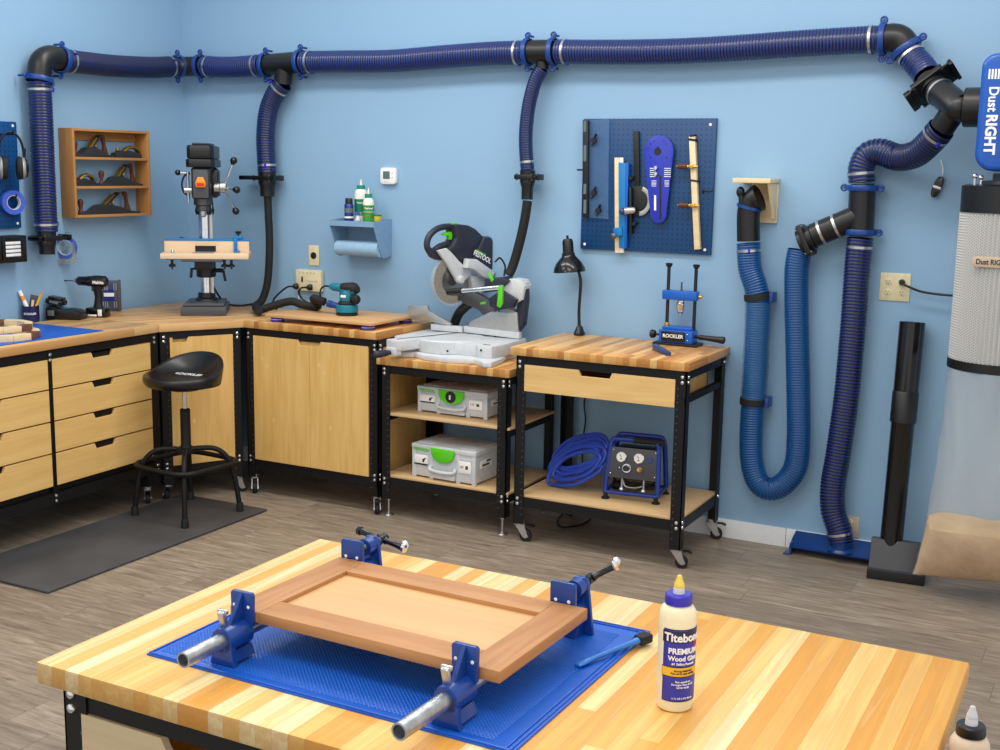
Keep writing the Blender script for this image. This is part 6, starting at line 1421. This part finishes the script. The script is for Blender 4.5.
# headband arc in a plane turned towards the room
ha=V((.55,.83,0)).normalized()
def HP(a,r1,r2): return hq+ha*(.82*r1*math.cos(a))+V((0,0,r2*math.sin(a)+.035))
b=MB(); R_=[]
wn=ha.cross(V((0,0,1)))
for i in range(31):
    a=PI*i/30; p=HP(a,.072,.105); o_=(ha*math.cos(a)+V((0,0,math.sin(a)))).normalized()
    R_.append([p+wn*(.013*math.cos(t_))+o_*(.0065*math.sin(t_)) for t_ in [2*PI*k/12 for k in range(12)]])
b.rings(R_); b.build('headband','blackp',hd,I4)
for s in (-1,1):
    c=hq+ha*(s*.048)+V((0,0,-.04)); n_=ha*s
    b=MB(); b.lathe([(.034,-.028),(.055,-.024),(.06,-.012),(.056,.0)],c,n_,28,sx=.85); b.build('ear_cushion','rubber',hd,I4)
    b=MB(); b.lathe([(.055,0),(.058,.006),(.052,.014)],c,n_,28,sx=.85); b.build('silver_ring','alu',hd,I4)
    b=MB(); b.lathe([(.051,.012),(.044,.026),(.018,.032)],c,n_,28,sx=.85); b.build('cup_shell','blackg',hd,I4)
    b=MB(); b.bar(c+V((0,0,.03))+n_*.01,c+V((0,0,.1))+n_*.016,.018,.006,.002); b.build('slider','brown' if s<0 else 'blackp',hd,I4)
b=MB(); p=HP(PI/2,.07,.105); b.tube([V((.02,p.y,p.z-.012)),V((p.x+.02,p.y,p.z-.012)),V((p.x+.025,p.y,p.z+.01))],.004,8); tag(b.build('peg_hook','blackp',None,I4,60),'black peg hook carrying the headphones on the left pegboard','peg hook')
M['tape']=plain('blue painters tape',(58,92,196),.5); M['tapein']=plain('tape core',(206,206,206),.6)
tq=at(12.8,202.5,x=.05)
def taperoll(c,d,R,r,w,label):
    root=thing('tape_roll',label,'tape roll',Matrix.Translation(c-V((0,0,R))))
    b=MB(); b.lathe([(r+.003,-w),(R,-w),(R,w),(r+.003,w)],c,d,36,False); b.bm.verts.ensure_lookup_table()
    rows=[[r+.003,-w],[r+.003,w]]; b.lathe([(r+.003,-w),(r+.003,w)],c,d,36,False); b.build('tape','tape',root,I4)
    b=MB(); b.lathe([(r,-w*.98),(r+.0028,-w*.98),(r+.0028,w*.98),(r,w*.98)],c,d,36,False); b.lathe([(r,-w*.98),(r,w*.98)],c,d,36,False); b.build('core','tapein',root,I4); return root
tr_=taperoll(tq,V((1,-.25,0)),.062,.034,.0125,'blue tape roll hanging on the left pegboard below the headphones')
b=MB(); b.tube([(.02,tq.y,tq.z+.03),(.075,tq.y+.0,tq.z+.028),(.08,tq.y,tq.z+.042)],.0042,8); tag(b.build('peg_hook','blackp',None,I4,60),'black peg hook carrying the blue tape roll','peg hook')
tq=at(66,247.5,x=.032)
taperoll(tq,V((.45,-.89,0)),.058,.04,.013,'blue tape roll in a clear dispenser below the plane rack')
dsp=thing('tape_dispenser','clear plastic tape dispenser hanging on the wall beside the left blast gate','tape dispenser',Matrix.Translation((0,tq.y,tq.z-.09)))
M['clearp']=None
t=NT('clear dispenser plastic'); t.b.inputs['Alpha'].default_value=.35; M['clearp']=t.done((170,176,184),.12)
dd=V((.45,-.89,0)).normalized(); xx_=dd.cross(V((0,0,1)))
b=MB(); Mdz=mat4(tq,xx_,(0,0,1),dd)
b.prism([(-.05,.03),(-.058,-.02),(-.05,-.085),(.03,-.09),(.06,-.075),(.03,-.06),(-.03,-.06),(-.04,-.02),(-.035,.03)],Mdz,-.018,-.0145,.0005); b.prism([(-.05,.03),(-.058,-.02),(-.05,-.085),(.03,-.09),(.06,-.075),(.03,-.06),(-.03,-.06),(-.04,-.02),(-.035,.03)],Mdz,.0145,.018,.0005); b.prism([(-.05,-.085),(.03,-.09),(.03,-.086),(-.05,-.081)],Mdz,-.0145,.0145,0); b.cyl(Mdz@V((0,0,-.018)),Mdz@V((0,0,.018)),.012,n=16); b.bar(Mdz@V((0,0,-.0165)),Mdz@V((-.045,0,-.0165)),.002,.002); b.build('frame','clearp',dsp,I4)
b=MB(); b.prism([(.03,-.09),(.062,-.078),(.064,-.072),(.03,-.083)],Mdz,-.014,.014,.0003); b.build('cutter','steel',dsp,I4)
b=MB(); b.cyl((.0005,tq.y+.03,tq.z+.08),(.05,tq.y+.02,tq.z+.08),.003,n=8); b.build('wall_pin','steel',dsp,I4)
# lamp box beside the gate
q0,q1=at(-14,249,x=.09),at(27,249,x=.09); zb0,zb1=at(10,263,x=.09).z,at(10,236,x=.09).z
wl=thing('vent_box','black box with a white louvred face mounted by the left blast gate','vent box',Matrix.Translation((0,(q0.y+q1.y)/2,zb0)))
b=MB(); b.box(.001,.09,q0.y,q1.y,zb0,zb1,.004); b.build('housing','blackp',wl,I4)
f0,f1=at(5,249,x=.09).y,at(20.5,249,x=.09).y; fz0,fz1=at(12,257,x=.09).z,at(12,241,x=.09).z
b=MB(); b.box(.0895,.096,f0-.02,f0,fz0-.02,fz1+.02,.001); b.box(.0895,.096,f1,f1+.02,fz0-.02,fz1+.02,.001); b.box(.0895,.096,f0,f1,fz1,fz1+.02,.001); b.box(.0895,.096,f0,f1,fz0-.02,fz0,.001); b.build('bezel','blackg',wl,I4)
b=MB(); b.box(.0895,.0915,f0,f1,fz0,fz1); pnl_=b.build('backing','lcd',wl,I4)
for i in range(4): zz=fz0+(fz1-fz0)*(i+.15)/4; b=MB(); b.box(.0915,.095,f0+.002,f1-.002,zz,zz+(fz1-fz0)*.17,.001); b.build('louvre','whitep',wl,I4)
# ------------------------------------------------------------------ things on the left bench
ZL_=.9705
q=at(104,331,z=ZL_); qb=at(40,323,z=ZL_)
bmx=thing('silicone_mat','flat blue bench mat under the wooden rings at the left edge','mat',mat4((0,0,ZL_),(1,0,0),(0,1,0),(0,0,1)))
b=MB(); b.box(qb.x,q.x-.01,q.y-1.0,q.y-.01,ZL_,ZL_+.0025,.001); b.build('textured_field','siliconep',bmx,I4)
e=.008; b=MB()
for A_ in ((qb.x-e,qb.x,q.y-1.0,q.y-.002),(q.x-.01,q.x-.002,q.y-1.0,q.y-.002),(qb.x,q.x-.01,q.y-.01,q.y-.002)): b.box(*A_,ZL_,ZL_+.0032,.0005)
b.build('smooth_border','siliconep',bmx,I4)
M['ringl']=wood('pale ring segment',(222,196,152),(234,212,174),0,.5,1); M['ringd']=wood('walnut ring segment',(104,70,46),(124,86,58),0,.5,1); M['ringg']=wood('weathered ring edge',(176,170,160),(196,190,180),0,.55,1)
def segring(c,R,r,h,n,label,off,dark):
    root=thing('segmented_ring',label,'wooden ring',Matrix.Translation(c),'segmented wooden rings')
    for i in range(n):
        a0,a1=off+2*PI*i/n,off+2*PI*(i+1)/n; g=.004
        b=MB(); b.prism([(R*math.cos(a0+g),R*math.sin(a0+g)),(R*math.cos(a1-g),R*math.sin(a1-g)),(r*math.cos(a1-g),r*math.sin(a1-g)),(r*math.cos(a0+g),r*math.sin(a0+g))],Matrix.Translation(c),0,h,.001)
        b.build('segment','ringd' if i%dark==0 else 'ringl',root,I4)
c1_=at(0,337.5,z=ZL_+.004); segring(V((c1_.x,c1_.y,ZL_+.0035)),.185,.145,.032,12,'lower segmented wooden ring lying on the blue bench mat',.15,4)
c2_=at(-8,327,z=ZL_+.036); segring(V((c1_.x-.05,c1_.y+.015,ZL_+.0365)),.175,.138,.03,12,'upper segmented wooden ring stacked on the other ring',.05,4)
M['mug']=plain('navy mug',(28,26,78),.25)
q=at(31,321.5,z=ZL_); cup=thing('pen_cup','navy mug of pencils and tools on the left bench','mug',Matrix.Translation((q.x,q.y,ZL_)))
RC=.044; HC=.085
b=MB(); b.lathe([(RC*.9,0),(RC,.004),(RC,HC),(RC-.004,HC),(RC-.004,.006),(0.001,.006)],(q.x,q.y,ZL_),n=32); b.torus((q.x+.0,q.y+.0,0),(1,0,0),.001,.0005,6,4) if 0 else None; b.build('cup_body','mug',cup,I4)
a=math.radians(-45); nb_=V((math.cos(a),math.sin(a),0)); text(cup,'ROCKLER',mat4(V((q.x,q.y,ZL_+.045))+nb_*(RC+.0006),V((-nb_.y,nb_.x,0)),(0,0,1),nb_),.015,'lwhite',bold=.0003,wrap=RC)
M['yellow']=plain('yellow pencil',(238,186,40),.4)
cz=V((q.x,q.y,ZL_+.014)); rt_=V((.884,.467,0))
def stick(name,label,cat_,o0,o1,r,mat,n=6):
    root=thing(name,label,cat_,Matrix.Translation(cz+o0)); b=MB(); b.cyl(cz+o0,cz+o1,r,n=n); b.build('shaft',mat,root,I4); return root
s=stick('pencil','yellow carpenter pencil leaning right in the navy mug','pencil',rt_*-.0,rt_*.062+V((0,0,.135)),.006,'yellow')
b=MB(); b.cyl(cz+rt_*.062+V((0,0,.135)),cz+rt_*.066+V((0,0,.144)),.0062,n=12); b.build('ferrule','orange',s,I4)
stick('dowel','short pale dowel standing in the navy mug','dowel',V((0,0,0)),rt_*.016+V((0,0,.1)),.007,'ply2',14)
s=stick('marker_tube','white and orange tube leaning left in the navy mug','tube',rt_*.012+V((.01,-.012,0)),rt_*-.05+V((.01,-.012,.15)),.0105,'lwhite',18)
p0_,p1_=cz+rt_*.012+V((.01,-.012,0)),cz+rt_*-.05+V((.01,-.012,.15)); b=MB(); d_=(p1_-p0_); b.lathe([(.0107,d_.length*.66),(.0111,d_.length*.66),(.0111,d_.length*.82),(.0107,d_.length*.82)],p0_,d_,18,False); b.build('orange_band','orange',s,I4)
s=thing('card_scraper','dark grey scraper card standing in the navy mug','scraper',Matrix.Translation(cz)); b=MB(); b.box(-.021,.021,-.001,.001,0,.125,.0005,mat4(cz+V((-.012,.012,.004)),rt_*.97+V((0,0,-.2)),V((-.467,.884,0)),V((.18,.09,.97)))); b.build('blade','dgrey',s,I4)
s=thing('steel_rule','steel rule leaning left behind the white tube in the navy mug','ruler',Matrix.Translation(cz)); b=MB(); b.bar(cz+V((-.016,-.004,0))+rt_*.006,cz+V((-.012,-.004,.15))-rt_*.046,.012,.0012); b.build('blade','alu',s,I4)
# charger with battery
q=at(62,320,z=ZL_); q1_=at(86,314,z=ZL_)
xa=(q1_-q); xa.z=0; xa=V((.93,.37,0)).normalized(); yb_=V((-xa.y,xa.x,0))
Mch=mat4(V((q.x,q.y,ZL_))-xa*.03+yb_*.05,xa,yb_,(0,0,1))
chg=thing('battery_charger','black tool battery charger with sloping top beside the navy mug','charger',Mch)
b=MB(); b.prism([(-.065,0),(.125,0),(.125,.04),(.10,.052),(.0,.06),(-.04,.075),(-.065,.06)],mat4((0,-.045,0),(1,0,0),(0,0,1),(0,-1,0)),-.1,0,.006); b.build('charger_body','blackp',chg)
for i in range(5): b=MB(); b.box(.02+i*.018,.026+i*.018,-.0465,-.0445,.012,.038); b.build('vent_slot','ink',chg)
b=MB(); b.box(-.052,-.015,-.0465,-.0445,.02,.05,.0005); b.build('rating_label','lcd',chg)
b=MB(); b.box(.01,.06,-.02,.03,.0575,.0605,.001); b.build('teal_panel','teal',chg)
Mbt=Mch@Matrix.Translation((-.028,.0,.078))@Matrix.Rotation(.18,4,'Y')
bat=thing('tool_battery','black tool battery sitting on the charger','battery',Mbt)
b=MB(); b.box(-.045,.05,-.035,.04,.0,.03,.008); b.box(-.035,.04,-.028,.033,.028,.042,.004); b.build('battery_case','blackg',bat)
b=MB(); b.box(-.02,.03,-.0358,-.034,.008,.022,.0005); b.build('sticker','lcd',bat)
q=at(80,312.5,z=ZL_); b=MB(); b.box(-.04,.04,-.02,.02,0,.045,.004,mat4(V((q.x-.02,q.y+.04,ZL_)),xa,yb_,(0,0,1))); 
single(b,'plastic_case','clearp','small clear plastic case behind the battery charger','case')
# cordless drill
q=at(96,317.5,z=ZL_); Mdr=mat4(V((q.x,q.y,ZL_))+yb_*.035,xa,yb_,(0,0,1))
dl=thing('cordless_drill','black cordless drill standing on its battery, bit pointing left','drill',Mdr); kd=1/190
b=MB(); b.box(-.06,.055,-.037,.037,.0,.052,.007); b.build('battery','blackg',dl)
b=MB(); b.box(.012,.035,-.0385,-.0365,.008,.044,.0005); b.box(-.045,.005,-.0385,-.0365,.006,.016,.0005); b.build('battery_print','lwhite',dl)
b=MB(); R_=[]
for x,z,rx,ry in ((-.0,.05,.03,.022),(.0,.075,.022,.019),(.004,.11,.021,.018),(.0,.145,.024,.019),(.004,.175,.033,.022)): R_.append([V((x+rx*math.cos(a),ry*math.sin(a),z)) for a in [2*PI*k/18 for k in range(18)]])
b.rings(R_); b.build('grip','blackp',dl)
b=MB(); b.lathe([(.022,-.055),(.031,-.045),(.033,0),(.031,.03),(.026,.036)],(0,0,.195),(-1,0,0),24); b.build('motor_body','blackp',dl)
b=MB(); b.lathe([(.028,.036),(.029,.05),(.026,.06),(.025,.105),(.018,.115),(.012,.12)],(0,0,.195),(-1,0,0),24); b.build('clutch_ring','blackg',dl)
b=MB(); b.lathe([(.0125,.118),(.012,.128),(.006,.135)],(0,0,.195),(-1,0,0),18); b.build('chuck_tip','chrome',dl)
b=MB(); b.lathe([(.0032,.13),(.0032,.2),(.0005,.206)],(0,0,.195),(-1,0,0),10); b.build('drill_bit','dsteel',dl)
b=MB(); b.box(-.034,-.018,-.008,.008,.14,.168,.004); b.build('trigger','dgrey',dl)
text(dl,'Makita',Mdr@mat4((.018,-.0335,.192),(1,0,0),(0,0,1),(0,-1,0)),.024,'lwhite',bold=.0006,depth=.0015)
# bit case
q=at(110,311.5,z=ZL_); Mbc=mat4(V((q.x,q.y,ZL_))+V((.0,.02,0)),V((.80,.6,0)).normalized(),V((-.6,.80,0)).normalized(),(0,0,1))
bc_=thing('drill_bit_set','upright clear fronted drill bit set standing behind the cordless drill','drill bit set',Mbc)
b=MB(); b.box(-.06,.045,.0,.03,0,.175,.004); M['navyp2']=plain('smoky blue case',(70,76,100),.2); b.build('case','navyp2',bc_)
for x in (-.05,-.038,-.026,.012,.024,.034): 
    b=MB(); b.cyl((x,-.002,.02),(x,-.002,.055),.003,n=8); b.build('bit','steel',bc_)
    b=MB(); b.cyl((x,-.002,.12),(x,-.002,.16),.003,n=8); b.build('bit','steel',bc_)
b=MB(); b.box(-.045,.012,-.0025,.0,.062,.082); b.box(-.045,.012,-.0025,.0,.108,.126); b.build('blue_label','canblue',bc_)
b=MB(); b.box(-.045,.012,-.0025,.0,.084,.105); b.build('white_label','lwhite',bc_)
b=MB(); b.box(.03,.046,-.006,.031,.0,.178,.003); b.build('spine','dgrey',bc_)
